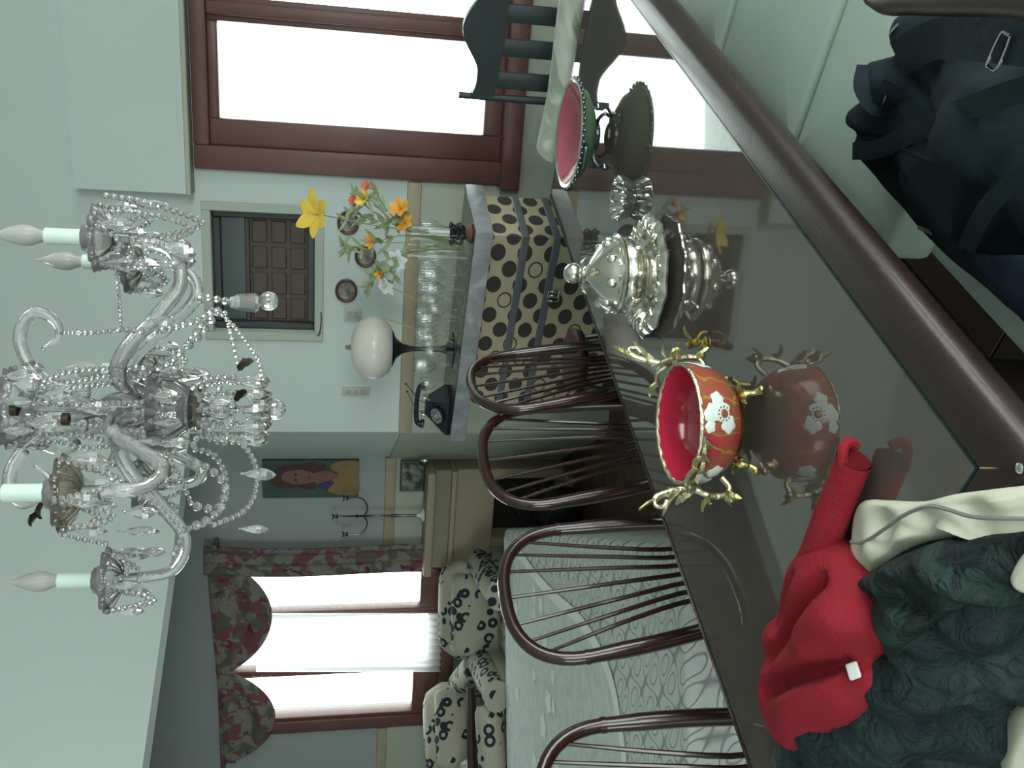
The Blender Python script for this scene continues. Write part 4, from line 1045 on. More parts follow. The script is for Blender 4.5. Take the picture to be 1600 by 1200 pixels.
# ================================================================== dotted bar with marble top
ZBT = 1.0
sb = thing('bar_counter', 'low bar covered in beige dotted fabric under a grey marble top', 'bar', T(0, 0, 0), RZT)
kA, kC = 3.245, -1.895                       # near corner of the marble slab (along, across)
sL = tl(at(702, 683, ZBT))[1]
MB().bbox((sL, kA, ZBT - .078), (kC, kA + .42, ZBT), .006, 2).build('marble_top', 'marble', sb)
MB().bbox((sL + .004, kA + .003, ZBT - .004), (kC - .003, kA + .415, ZBT + .0012), .001, 1).build('top_seam', 'gunmetal', sb)
bR, bL = kC - .035, tl(at(735, 647, ZBT - .078))[1]
f0_, f1_b = kA + .035, kA + .38
def bar_uv(co, _):
    # unrolled round the corner
    u = co.x - bR if co.y < f0_ + .06 else (co.y - f0_)
    return (u, co.z)
MB().box((bL, f0_, .06), (bR, f1_b, ZBT - .078)).build('front_cover', 'dotted_fabric', sb, smooth=False)
me = sb.children[-1].data if sb.children else None
for ch in [o for o in bpy.data.objects if o.parent == sb and o.name.startswith('front_cover')]:
    me = ch.data; l = me.uv_layers.new(name='UVMap')
    for p in me.polygons:
        for li in p.loop_indices:
            co = me.vertices[me.loops[li].vertex_index].co
            l.data[li].uv = ((co.y - f0_) + .02, co.z) if abs(p.normal.x) > .5 else (co.x - bR, co.z)
MB().box((bL + .02, f0_ + .03, 0), (bR - .02, f1_b - .02, .06)).build('plinth', 'rail_wood', sb, smooth=False)
def zline(x, y): 
    # height on the bar front face along=f0_
    p = at_pl(x, y, LONG, f0_); return p.z, p.dot(ACR)
for x in (817, 866):
    z = zline(x, 400)[0]
    bd_ = MB().bbox((bL - .003, f0_ - .006, z - .017), (bR + .006, f1_b + .003, z + .017), .004, 1).build('strap_band', 'strap_grey', sb)
z, ac = zline(864, 461)
bku = MB()
for lo, hi in (((-.03, 0, -.03), (.03, .006, -.02)), ((-.03, 0, .02), (.03, .006, .03)), ((-.03, 0, -.02), (-.02, .006, .02)), ((.02, 0, -.02), (.03, .006, .02))):
    bku.bbox((ac + lo[0], f0_ - .016 + lo[1], z + lo[2]), (ac + hi[0], f0_ - .016 + hi[1], z + hi[2]), .002, 1)
bku.bbox((ac - .008, f0_ - .016, z - .02), (ac + .008, f0_ - .008, z + .02), .002, 1).build('buckle', 'chrome', sb)

def on_bar(x, y, z=ZBT): p = at(x, y, z); return p
def bar_p(ac, al): return T(al, ac, ZBT + .0015)
# ---- bar stool between bar and chairs
sp_ = at(888, 565, .70)
st = thing('bar_stool', 'dark bar stool with thin legs half hidden behind the farthest chair', 'stool', (sp_.x, sp_.y, 0), RZT)
MB().lathe([(0, .70), (.11, .70), (.125, .71), (.13, .725), (.12, .735), (.07, .739), (0, .74)], 28).build('seat', 'stool_red', st)
MB().lathe([(.02, .69), (.12, .69), (.125, .70), (.11, .703)], 28).build('seat_plate', 'chrome', st)
for k in range(4):
    a = k * pi / 2 + .6; MB().tube([(.09 * cos(a), .09 * sin(a), .69), (.19 * cos(a), .19 * sin(a), 0)], .010, 8).build('leg', 'gunmetal', st)
MB().tube([(.165 * cos(a), .165 * sin(a), .25) for a in np.linspace(0, 2 * pi, 25)], .007, 6).build('foot_ring', 'chrome', st)

# ---- wine glasses
def wine_glass(h, r):
    mb = MB(); b = h * .42
    mb.lathe([(0, .0), (r * .85, .0), (r * .86, .003), (.012, .007), (.004, .016), (.0035, b - .012), (.008, b - .003), (r * .55, b + .012), (r * .92, b + .04), (r, b + .065), (r * .93, h - .02), (r * .86, h), (r * .84, h), (r * .90, h - .02), (r * .97, b + .065), (r * .89, b + .042), (r * .5, b + .016), (0, b + .006)], 20)
    return mb
G1 = wine_glass(.205, .037); G2 = wine_glass(.165, .031); G3 = wine_glass(.185, .027)
gm = []
for g_, nm in ((G1, 'wine_glass'), (G2, 'wine_glass'), (G3, 'wine_glass')):
    me = bpy.data.meshes.new('wine_glass'); me.from_pydata(g_.v, [], g_.f); me.polygons.foreach_set('use_smooth', [True] * len(me.polygons)); me.materials.append(MATS['drink_glass']); gm.append(me)
random.seed(5)
gi = 0
for row, al in enumerate((kA + .06, kA + .15, kA + .245, kA + .335)):
    a0, a1, n = (-2.16, -2.66, 7) if row < 3 else (-2.12, -2.42, 4)
    for k in range(n):
        ac = lerp(a0, a1, k / (n - 1)) + random.uniform(-.012, .012) + (.035 if row % 2 else 0)
        o = bpy.data.objects.new('wine_glass', gm[(row + k) % 3 if row else (k * 2) % 3]); COL.objects.link(o)
        o.location = bar_p(ac, al + random.uniform(-.01, .01)); o.rotation_euler = (0, 0, random.random() * 6)
        ORD = ('first', 'second', 'third', 'fourth', 'fifth', 'sixth', 'seventh')
        if row == 0: lb3 = 'clear stemmed glass, %s from the vase in the front row on the bar' % ORD[k]
        else: lb3 = 'clear stemmed glass, %s from the vase in the %s row on the bar' % (ORD[k], ('', 'second', 'third', 'rearmost')[row])
        tag(o, lb3, 'glass', 'stemmed glasses on the bar, row %s' % ('one', 'two', 'three', 'four')[row])
for k, (ac, al, m_) in enumerate(((-2.70, kA + .10, 0), (-2.76, kA + .2, 2), (-2.80, kA + .09, 1))):
    o = bpy.data.objects.new('wine_glass', gm[m_]); COL.objects.link(o); o.location = bar_p(ac, al)
    tag(o, ('clear stemmed glass beyond the lamp, nearest the front edge', 'clear stemmed glass beyond the lamp, set back from the edge', 'clear stemmed glass right beside the telephone')[k], 'glass', 'stemmed glasses by the telephone')
# two tall gold sticks standing among the glasses
for i, (xa, ya, xb, yb, lb) in enumerate(((655, 470, 608, 447, 'thin gold stirring stick leaning among the glasses, nearer the flowers'), (652, 515, 600, 497, 'thin gold stirring stick leaning among the glasses, nearer the lamp'))):
    pl = LONG; dd = kA + .22
    a, b = at_pl(xa, ya, pl, dd), at_pl(xb, yb, pl, dd)
    base = a + (a - b) * 1.2; base.z = ZBT + .004
    o = MB().tube([base, a, b], [.0022, .003, .0032], 6).build('stirring_stick', 'straw_gold'); tag(o, lb, 'stick')
for i, (xa, ya, xb, yb) in enumerate(((655, 625, 634, 600), (650, 640, 636, 612))):
    a, b = at_pl(xa, ya, LONG, kA + .12), at_pl(xb, yb, LONG, kA + .12)
    base = a + (a - b) * .9; base.z = ZBT + .004
    o = MB().tube([base, a, b], .002, 6).ball(b, .006, 8, 6).build('stirring_stick', 'gunmetal'); tag(o, ('dark stirring stick with ball end by the telephone, nearer the lamp', 'dark stirring stick with ball end touching the telephone side')[i], 'stick')

# ---- mushroom lamp
lpz = at_pl(700, 546, LONG, kA + .26); lb_ = Vector((lpz.x, lpz.y, ZBT + .001))
Yl = lb_.y
def vz(x, p): # height seen at picture x above a given base point
    d = ray(x, 546); k = Vector((p.x, p.y)).length / Vector((d.x, d.y)).length; return H + d.z * k
lmp = thing('mushroom_lamp', 'table lamp with white glass mushroom shade and dark chrome trumpet stem', 'lamp', lb_)
hs0, hs1 = vz(614, lb_) - ZBT, vz(548, lb_) - ZBT
rs = .158
MB().lathe([(0, 0), (.085, 0), (.088, .004), (.06, .012), (.025, .03), (.014, .06), (.011, hs0 - .13), (.014, hs0 - .09), (.026, hs0 - .045), (.052, hs0 - .015), (.088, hs0), (.092, hs0 + .006), (.03, hs0 + .006), (0, hs0 + .006)], 36).build('stem', 'gunmetal', lmp)
hh = hs1 - hs0
sh = MB().lathe([(.085, hs0 + .004), (.112, hs0 + .012), (.142, hs0 + .045), (rs, hs0 + hh * .42), (rs * .97, hs0 + hh * .58), (rs * .84, hs0 + hh * .78), (rs * .6, hs0 + hh * .92), (rs * .3, hs0 + hh * .99), (.012, hs0 + hh * 1.005), (0, hs0 + hh * 1.005)], 40).build('lamp_shade', 'lamp_glass', lmp)
MB().lathe([(.006, hs1), (.016, hs1 + .003), (.010, hs1 + .010), (.013, hs1 + .018), (.007, hs1 + .026), (0, hs1 + .028)], 14).build('finial', 'chrome', sh)

# ---- telephone
tpn = at_pl(690, 640, LONG, kA + .14); tpn = Vector((tpn.x, tpn.y, ZBT + .0015))
ph = thing('telephone', 'old black dial telephone with pale dial at the left end of the marble top', 'telephone', tpn, RZT + .15)
def tr_(z, x0, x1, y0, y1): return [Vector(p) for p in ((x0, y0, z), (x1, y0, z), (x1, y1, z), (x0, y1, z))]
MB().rings([tr_(0, -.095, .095, -.085, .085), tr_(.014, -.098, .098, -.088, .088), tr_(.028, -.092, .092, -.08, .085), tr_(.075, -.062, .062, -.03, .075), tr_(.105, -.048, .048, .01, .065), tr_(.118, -.04, .04, .018, .058)]).build('phone_body', 'phone_black', ph)
MD = Matrix.Translation((0, -.055, .062)) @ Matrix.Rotation(radians(38), 4, 'X')
dl = MB().lathe([(0, .0), (.046, 0), (.046, .006), (.040, .008), (0, .008)], 28, M=MD).build('dial', 'phone_black', ph)
MB().lathe([(.022, .0085), (.038, .0085), (.038, .010), (.022, .010), (.022, .0085)], 28, M=MD).build('dial_ring', 'dial_face', dl)
MB().lathe([(0, .0085), (.016, .0085), (.015, .011), (0, .011)], 20, M=MD).build('dial_centre', 'dial_face', dl)
for k in range(10):
    a = k * .52; MB().lathe([(0, .0103), (.0045, .0103), (.0045, .0108), (0, .0108)], 8, M=MD @ Matrix.Translation((.03 * cos(a), .03 * sin(a), 0))).build('finger_hole', 'phone_black', dl)
for sg in (1, -1):
    MB().bbox((sg * .05 - .008, .02, .10), (sg * .05 + .008, .06, .135), .004, 2).build('cradle', 'chrome', ph)
hs = MB().tube(spline([(-.115, .042, .120), (-.105, .04, .150), (-.05, .04, .160), (.05, .04, .160), (.105, .04, .150), (.115, .042, .120)], 24), [.024, .024, .022, .018, .016, .014] + [.013] * 13 + [.014, .016, .018, .022, .024, .024], 12)
hs.build('handset', 'phone_black', ph)

# ---- black lantern with candle
lt = bar_p(-1.965, kA + .10)
ln = thing('candle_holder', 'black iron candle holder with a white candle at the window end of the bar', 'candle holder', lt)
MB().lathe([(0, 0), (.040, 0), (.042, .008), (.03, .018), (.02, .026)], 20).build('base', 'rust_wood', ln)
h_ = MB()
h_.lathe([(.02, .024), (.034, .032), (.020, .044), (.032, .058), (.018, .07), (.026, .082), (.014, .092), (0, .094)], 16, rip=lambda a, r, z: 1 + .14 * sin(6 * a))
h_.build('holder', 'black_iron', ln)
for k in range(5):
    a = k * 2 * pi / 5 + .3; e = Vector((cos(a), sin(a), 0))
    MB().tube(spline([e * .02 + Vector((0, 0, .03)), e * .048 + Vector((0, 0, .045)), e * .035 + Vector((0, 0, .07)), e * .05 + Vector((0, 0, .085)), e * .03 + Vector((0, 0, .09))], 12), .005, 6).build('scroll', 'black_iron', ln)
MB().lathe([(0, .085), (.0105, .085), (.0105, .178), (.008, .182), (0, .182)], 14).tube([(0, 0, .18), (.001, 0, .192)], .001, 5).build('candle', 'candle_wax', ln)

# ---- vase and flowers
vp = bar_p(-2.02, kA + .105)
va = thing('glass_vase', 'tall ribbed clear glass vase of cut flowers on the bar', 'vase', vp)
VH = vz(637, vp) - ZBT
mb = MB().lathe([(0, .0), (.066, .0), (.070, .006), (.070, VH), (.0665, VH), (.0665, .014), (0, .014)], 72, rip=lambda a, r, z: 1 + (.022 * abs(sin(9 * a)) if r > .06 else 0)).build('vase_body', 'vase_glass', va)
MB().lathe([(.0655, VH * .56), (0, VH * .56)], 32).build('water', 'drink_glass', va)
view = Vector((-vp.x, -vp.y, 0)).normalized()
def fl_at(x, y, off=0.0):
    n = -view; return at_pl(x, y, n, n.dot(Vector((vp.x, vp.y, 0))) - off)
random.seed(11)
def petal(mb, c, d, side, L, w, bend):
    R = []
    nrm_ = d.cross(side).normalized()
    for i in range(7):
        t = i / 6; ww = w * sin(pi * (t * .86 + .10)) ** .8; p = c + d * (L * t) + nrm_ * (bend * L * t * t)
        R.append([p - side * ww, p + nrm_ * .0015 + side * 0, p + side * ww, p - nrm_ * .0015])
    mb.rings(R)
def blossom(name, label, x, y, off, L, w, n, m, open_=.8, stem=True, group=None, face=None):
    head = fl_at(x, y, off)
    t = thing(name, label, 'flower', head, 0, group)
    base = Vector((vp.x + random.uniform(-.03, .03), vp.y + random.uniform(-.03, .03), ZBT + .03)) - head
    mouth = Vector((vp.x, vp.y, ZBT + VH)) - head + Vector((head.x - vp.x, head.y - vp.y, 0)).normalized() * .045
    axis = face or ((-mouth).normalized() * .5 + view * .6 + Vector((0, 0, .25))).normalized()
    axis = axis.normalized()
    a0 = axis.cross(Vector((0, 0, 1))); a0 = a0.normalized() if a0.length > .05 else Vector((1, 0, 0)); b0 = axis.cross(a0)
    for k in range(n):
        a = 2 * pi * k / n + random.uniform(-.15, .15); rad = a0 * cos(a) + b0 * sin(a); d = (rad * open_ + axis * (1.05 - open_ * .7)).normalized(); side = axis.cross(rad).normalized()
        mb = MB(); petal(mb, Vector((0, 0, 0)), d, side, L * random.uniform(.9, 1.1), w, -.35 * open_); mb.build('petal', m, t)
    c_ = MB()
    for k in range(4):
        a = k * 1.6; c_.tube([(0, 0, 0), axis * L * .6 + (a0 * cos(a) + b0 * sin(a)) * L * .12], .0012, 5)
    c_.build('stamens', 'straw_gold', t)['kind'] = 'stuff'
    P = spline([Vector((0, 0, 0)), -axis * .02 + Vector((0, 0, -.015)), lerp(mouth, Vector((0, 0, 0)), .45) + Vector((0, 0, .012)), mouth, base], 18)
    MB().tube(P, .0026, 6).build('stem', 'stem_green', t)
    return t, P
def leaf(t, p, d, L, w):
    mb = MB(); d = d.normalized(); s_ = d.cross(view); s_ = s_.normalized() if s_.length > .05 else Vector((0, 0, 1))
    petal(mb, p, d, s_, L, w, random.uniform(-.3, .5)); mb.build('leaf', 'leaf_green', t)
BL = [
    ('yellow_lily', 'large yellow lily topmost in the vase, standing clear of the bunch', 498, 336, .02, .105, .034, 6, 'petal_yellow', .75),
    ('yellow_lily', 'pale yellow lily below the coral flower in the vase', 572, 312, .03, .05, .020, 6, 'petal_yellow', .55),
    ('coral_flower', 'coral flower at the window side of the bunch', 575, 294, .0, .032, .012, 7, 'petal_coral', .6),
    ('coral_flower', 'small coral flower nearest the topmost lily', 553, 314, -.02, .028, .010, 7, 'petal_coral', .7),
    ('orange_lily', 'orange and yellow lily drooping just above the vase mouth', 628, 328, .04, .06, .017, 6, 'petal_orange', .6),
    ('orange_lily', 'orange lily close against the vase mouth, below the others', 634, 350, .03, .045, .015, 6, 'petal_orange', .75),
    ('orange_lily', 'small orange lily in the middle of the bunch', 583, 378, .05, .04, .014, 6, 'petal_orange', .6),
    ('orange_lily', 'orange bud leaning to the white flowers', 597, 426, .02, .035, .010, 5, 'petal_orange', .4),
    ('white_orchid', 'white flower leaning towards the glasses, nearest the vase', 622, 407, .04, .048, .020, 6, 'petal_white', .9),
    ('white_orchid', 'white flower hanging lowest on the glasses side of the bunch', 604, 446, .0, .045, .019, 6, 'petal_white', .85)]
fl_objs = []
for nm, lb2, x, y, off, L, w, n, m, op in BL:
    fl_objs.append(blossom(nm, lb2, x, y, off, L, w, n, m, op, face=(view * .35 + Vector((0, 0, .85)) + WR * .5) if x == 500 else None))
for t, P in fl_objs:
    for k in range(5):
        i = random.randint(2, 9); d = Vector((random.uniform(-1, 1), random.uniform(-.6, .2), random.uniform(-.1, 1))); leaf(t, P[i], d, random.uniform(.045, .085), random.uniform(.006, .011))
# leafy green sprays
for nm, lb2, pts_, cnt in (('leaf_spray', 'green leaf spray high on the window side of the bunch', [(545, 330), (590, 345), (630, 352)], 22), ('leaf_spray', 'green leaf spray leaning over the glasses', [(575, 450), (590, 430), (620, 395)], 20), ('leaf_spray', 'loose green spray in the middle, behind the blossoms', [(530, 385), (570, 385), (628, 368)], 20)):
    P = [fl_at(x, y, -.02) for x, y in pts_]; o0 = P[0]
    t = thing(nm, lb2, 'leaves', o0)
    Q = spline([p - o0 for p in P] + [Vector((vp.x, vp.y, ZBT + .05)) - o0], 20); MB().tube(Q, .002, 6).build('stem', 'stem_green', t)
    for k in range(cnt):
        i = random.randint(0, 12); leaf(t, Q[i], Vector((random.uniform(-1, 1), random.uniform(-.7, .3), random.uniform(-.4, 1))), random.uniform(.035, .07), random.uniform(.005, .009))

# ================================================================== on the dining wall
def wall_obj(x, y, d=D1): s, z = wall_at(x, y, d); return Wp(s, d, z)
px_m = lambda d: d / FPX
# recess with a wooden cabinet
s0, s1, zt0, zb0 = nL2, nR, nT, nB
cab = thing('wall_cabinet', 'brown panelled wall cabinet set in the recess, dark green glass strip along its top', 'cabinet', Wp(0, 0, 0), RZW)
e = .04
fr = MB()
d0, d1 = D1 + .05, D1 + .17
for lo, hi in (((s0, zb0), (s0 + e, zt0)), ((s1 - e, zb0), (s1, zt0)), ((s0 + e, zt0 - e), (s1 - e, zt0)), ((s0 + e, zb0), (s1 - e, zb0 + e))):
    fr.bbox((lo[0], d0, lo[1]), (hi[0], d1, hi[1]), .006, 1)
fr.build('frame', 'cabinet_dark', cab)
zs = wall_at(388, 400, D1 + .08)[1]
MB().box((s0 + e, d0 + .035, zs + .012), (s1 - e, d0 + .05, zt0 - e)).build('glass_strip', 'cabinet_green', cab, smooth=False)
MB().bbox((s0 + e, d0 + .01, zs - .010), (s1 - e, d0 + .05, zs + .014), .004, 1).build('rail', 'cabinet_dark', cab)
dr = MB().box((s0 + e, d0 + .03, zb0 + e), (s1 - e, d0 + .05, zs - .010)).build('door', 'cabinet_wood', cab, smooth=False)
W_ = s1 - s0 - 2 * e; Hh = zs - .01 - zb0 - e
for i in range(4):
    for j in range(3):
        a, b = s0 + e + W_ * (i + .08) / 4, s0 + e + W_ * (i + .92) / 4; c, d = zb0 + e + Hh * (j + .1) / 3, zb0 + e + Hh * (j + .9) / 3
        MB().bbox((a, d0 + .020, c), (b, d0 + .031, d), .008, 1).build('raised_panel', 'cabinet_wood', dr)
MB().box((s0, d1, zb0), (s1, D1 + WT - .002, zt0)).build('back', 'cabinet_dark', cab, smooth=False)
mb = MB(); o_ = .045
for lo, hi in (((s0 - o_, zb0 - o_), (s0, zt0 + o_)), ((s1, zb0 - o_), (s1 + o_, zt0 + o_)), ((s0, zt0), (s1, zt0 + o_)), ((s0, zb0 - o_), (s1, zb0))):
    mb.bbox((lo[0], D1 - .014, lo[1]), (hi[0], D1 - .001, hi[1]), .004, 1)
mb.build('surround', 'niche_stone', cab)
cw = wall_obj(488, 520); MB().tube(spline([(s0 + .05, D1 + .045, zb0 + .02), (s0 - .01, D1 - .02, zb0 - .02), (s0 + .10, D1 - .018, zb0 - .035), (s0 + .2, D1 + .03, zb0 - .005)], 18), .003, 6).build('loose_wire', 'black_iron', cab)
# oval plates
for x, y, rx, rz_, lb2 in ((544, 348, .062, .056, 'dark oval wall plate nearest the window, half behind the flowers'), (571, 400, .060, .056, 'dark oval wall plate between the other two, behind the flowers'), (541, 454, .064, .058, 'oval wall plate with pale picture and reddish rim, nearest the lamp')):
    s, z = wall_at(x, y, D1)
    t = thing('wall_plate', lb2, 'wall plate', Wp(s, D1 - .001, z), RZW, None)
    MS = Matrix.Rotation(pi / 2, 4, 'X') @ Matrix.Diagonal((1, rz_ / rx, 1, 1))
    MB().lathe([(rx * .72, .004), (rx * .78, .012), (rx * .9, .015), (rx, .010), (rx, 0), (0, 0)], 32, M=MS).build('rim', 'plate_rim', t)
    MB().lathe([(0, .007), (rx * .6, .006), (rx * .76, .007)], 32, M=MS).build('face', 'plate_face', t)
# switches
for x, y, w, h, lb2, n in ((551, 491, .034, .045, 'square pale light switch on the wall above the lamp', 2), (556, 611, .022, .075, 'long pale socket plate on the wall between lamp and telephone', 3)):
    s, z = wall_at(x, y, D1); t = thing('wall_switch', lb2, 'switch', Wp(s, D1, z), RZW)
    MB().bbox((-w, -.010, -h), (w, 0, h), .004, 2).build('cover', 'switch_plastic', t)
    for k in range(n):
        zz = (k - (n - 1) / 2) * h * 1.5 / n; MB().bbox((-w * .55, -.013, zz - h * .5 / n), (w * .55, -.009, zz + h * .5 / n), .002, 1).build('rocker', 'switch_grey', t)

# ================================================================== living room: fireplace
fp = thing('fireplace', 'beige stone fireplace with a long mantel shelf in the living room', 'fireplace', Wp(0, 0, 0), RZW)
fs1 = sF - .012; fs0 = wall_at(672, 868, D2)[0]
zm = wall_at(666, 760, D2 - .18)[1]
dF = D2 - .012
MB().bbox((fs0 - .02, dF - .25, zm - .055), (fs1, dF, zm), .012, 2).build('mantel_shelf', 'mantel_stone', fp)
z2 = wall_at(706, 800, D2 - .15)[1]; z3 = wall_at(770, 790, D2 - .15)[1]
MB().bbox((fs0 + .02, dF - .19, z2 + .02), (fs1, dF, zm - .055), .006, 1).build('frieze', 'mantel_panel', fp)
MB().bbox((fs0, dF - .215, z2 - .015), (fs1, dF, z2 + .02), .010, 2).build('ledge', 'mantel_stone', fp)
MB().bbox((fs0 + .02, dF - .18, z3), (fs1, dF, z2 - .015), .006, 1).build('lintel', 'mantel_stone', fp)
jx = wall_at(800, 836, D2 - .15)[0]
MB().bbox((fs0 + .02, dF - .18, 0), (jx - .06, dF, z3), .006, 1).build('jamb', 'mantel_panel', fp)
MB().bbox((jx - .06, dF - .19, 0), (jx, dF, z3), .006, 1).build('jamb_edge', 'mantel_stone', fp)
MB().bbox((fs1 - .07, dF - .18, 0), (fs1, dF, z3), .006, 1).build('jamb', 'mantel_stone', fp)
MB().box((jx, dF - .03, 0), (fs1 - .07, dF - .005, z3)).build('fireback', 'hearth_black', fp, smooth=False)
MB().bbox((fs0, dF - .32, 0), (fs1, dF - .005, .05), .006, 1).build('hearth', 'mantel_stone', fp)
for k, (a, r_) in enumerate(((.16, .045), (.30, .045), (.23, .04))):
    z = .098 if k < 2 else .185
    o = MB().tube([(jx + a - .10, dF - .09 - (.14 if k == 1 else .07 if k == 2 else 0), z), (jx + a + .10, dF - .09 - (.14 if k == 1 else .07 if k == 2 else 0), z)], r_, 10).build('log', 'rail_wood'); o.rotation_euler = (0, 0, RZW)
    tag(o, ('charred log lying left in the fireplace opening', 'charred log lying right in the fireplace opening', 'charred log on top of two others in the fireplace')[k], 'log')
# black fire basket standing on the hearth in front
fbp = at_pl(905, 735, WN, D2 - .45); fz = .05
fbk = thing('fire_basket', 'black iron basket standing on the hearth, seen through the chair spindles', 'basket', Wp(fbp.dot(WR) - .22, D2 - .52, 0.001), RZW)
MB().lathe([(.09, 0), (.11, .02), (.13, .10), (.14, .24)], 20).build('basket_wall', 'black_iron', fbk, solid=.006)
MB().tube([(.14 * cos(a), 0, .24 + .16 * sin(a)) for a in np.linspace(0, pi, 15)], .007, 7).build('handle', 'black_iron', fbk)
# framed photograph on the mantel
s, z = wall_at(640, 744, D2 - .06)
fph = thing('framed_photo', 'dark framed black and white photograph leaning on the mantel', 'picture', Wp(s, D2 - .06, zm + .001), RZW)
hw, hh = .115, .165
MB().bbox((-hw, 0, 0), (hw, .015, hh), .004, 1).build('frame', 'gunmetal', fph)
MB().box((-hw + .012, -.002, .012), (hw - .012, .001, hh - .012)).build('photo', 'photo_dark', fph, smooth=False)
s2, _ = wall_at(650, 722, D2 - .14)
for k, (ds, r_, m_) in enumerate(((.0, .02, 'black_iron'), (.035, .013, 'chrome'))):
    o = MB().lathe([(0, 0), (r_, 0), (r_ * 1.2, .02), (r_ * .7, .04), (r_ * .4, .05), (0, .055)], 12).build('mantel_ornament', m_); o.location = Wp(s2 + ds, D2 - .16 - .03 * k, zm + .001)
    tag(o, ('tiny dark ornament at the right end of the mantel', 'tiny bright ornament at the right end of the mantel')[k], 'ornament')
# candelabrum
s, _ = wall_at(650, 805, D2 - .13); cnd = thing('candelabrum', 'slender three-armed candelabrum without candles on the mantel', 'candelabrum', Wp(s, D2 - .13, zm + .001), RZW)
cb = Vector(cnd.location)
def zz_(x): d = ray(x, 806); k = Vector((cb.x, cb.y)).length / Vector((d.x, d.y)).length; return H + d.z * k - zm
ztop = zz_(519); zarm = zz_(560)
MB().lathe([(0, 0), (.045, 0), (.048, .006), (.03, .018), (.012, .035), (.010, .05)], 20).build('base', 'white_plastic', cnd)
MB().lathe([(.010, .045), (.008, .10), (.012, zarm * .5), (.007, zarm * .52), (.008, zarm), (.014, zarm + .01), (.006, zarm + .02), (.006, ztop - .04)], 14).build('column', 'gunmetal', cnd)
for sg in (0, 1, -1):
    x_ = sg * .135; zc_ = (ztop, zz_(535) , zz_(535))[0 if sg == 0 else 1]
    if sg: MB().tube(spline([(0, 0, zarm - .03), (x_ * .3, 0, zarm - .06), (x_ * .7, 0, zarm - .05), (x_, 0, zarm - .01), (x_, 0, zc_ - .035)], 18), .0045, 7).build('arm', 'gunmetal', cnd)
    MB().lathe([(.006, zc_ - .04), (.022, zc_ - .036), (.009, zc_ - .028), (.010, zc_ - .012), (.022, zc_ - .004), (.022, zc_), (0, zc_)], 14, (x_, 0, 0)).build('candle_cup', 'gunmetal', cnd)
# portrait
sR_, zP1 = wall_at(409, 713, D2 - .02); sL_, zP0 = wall_at(560, 776, D2 - .02)
sR_ += .0
pt = thing('portrait_painting', 'unframed portrait of a dark-haired woman in yellow above the mantel', 'painting', Wp(sL_, D2, zP0), RZW)
PW, PH_ = sF - .015 - sL_, zP1 - zP0
MB().box((0, -.025, 0), (PW, 0, PH_)).build('canvas', 'portrait_ground', pt, smooth=False)
def paint(name, m, pts_, k):
    P = smooth_poly([(a * PW, b * PH_) for a, b in pts_], 40); mb = MB(); y = -.0255 - .0006 * k
    mb.add([Vector((a, y, b)) for a, b in P], [tuple(range(len(P)))]); mb.rings([[Vector((a, y + .0005, b)) for a, b in P], [Vector((a, y, b)) for a, b in P]], False, False); return mb.build(name, m, pt, smooth=False)
paint('painted_hair', 'hair_paint', [(.30, .86), (.50, .92), (.74, .88), (.88, .76), (.90, .60), (.98, .48), (.90, .36), (.72, .34), (.52, .40), (.42, .46), (.26, .44), (.20, .54), (.30, .64), (.24, .76)], 1)
paint('painted_dress', 'yellow_paint', [(.10, .0), (.06, .14), (.14, .30), (.34, .34), (.50, .26), (.64, .22), (.80, .30), (.94, .24), (.98, .02), (.6, .0)], 2)
paint('painted_skin', 'skin_paint', [(.36, .40), (.46, .30), (.56, .22), (.62, .24), (.72, .32), (.70, .42), (.60, .48), (.46, .48)], 3)
paint('painted_face', 'skin_paint', [(.42, .80), (.56, .84), (.70, .78), (.76, .66), (.72, .54), (.62, .45), (.50, .42), (.42, .48), (.37, .60), (.37, .72)], 4)
paint('painted_fringe', 'hair_paint', [(.38, .82), (.52, .88), (.70, .84), (.80, .70), (.76, .60), (.72, .74), (.60, .80), (.46, .78), (.39, .70)], 5)
for a in (.47, .62): paint('painted_eye', 'hair_paint', [(a - .045, .655), (a, .675), (a + .045, .655), (a, .64)], 5)
paint('painted_mouth', 'lip_paint', [(.48, .515), (.54, .53), (.61, .52), (.55, .50)], 5)
paint('painted_scarf', 'blue_paint', [(.20, .34), (.30, .42), (.40, .40), (.46, .30), (.40, .26), (.30, .30)], 5)

# ================================================================== curtains of the living room window
vl = thing('floral_valance', 'red flowered swag valance hanging over the living room window', 'valance', Wp(0, 0, 0), RZW)
dv = D2 - .10
def vpt(x, y, d=dv): s, z = wall_at(x, y, d); return s, z
def swag(y0, y1, xt0, xt1, depth_x, name):
    def fn(u, v):
        y = lerp(y0, y1, u); xt = lerp(xt0, xt1, u); xb = xt + (depth_x - xt) * (sin(pi * min(max(u, .03), .97)) ** .62)
        s, z = vpt(lerp(xt, xb, v), y); w = .035 * sin(pi * u) * sin(v * 3.2 * pi + .6 * sin(6 * u)) * (v ** .5) + .03 * sin(pi * u) * v
        return Vector((s, dv - w, z))
    return MB().grid(fn, 36, 22).build(name, 'valance_floral', vl, solid=.006, sharp=180)
swag(868, 1055, 322, 338, 425, 'swag'); swag(1045, 1192, 338, 350, 430, 'swag')
def tail(u, v):
    y = lerp(852, 896, v); x = lerp(318, 706 - 25 * v, u); s, z = vpt(x, y + 4 * sin(u * 5) , dv); return Vector((s, dv - .012 * sin(v * 5 * pi) - .01, z))
MB().grid(tail, 40, 26).build('side_drape', 'valance_floral', vl, solid=.006, sharp=180)
hz_ = MB()
s0_, z0_ = vpt(318, 850); s1_, z1_ = vpt(352, 1200)
MB().bbox((s1_, dv - .02, min(z0_, z1_) - .0), (s0_, D2 - .01, min(z0_, z1_) + .03), .006, 1).build('pelmet_board', 'valance_floral', vl)
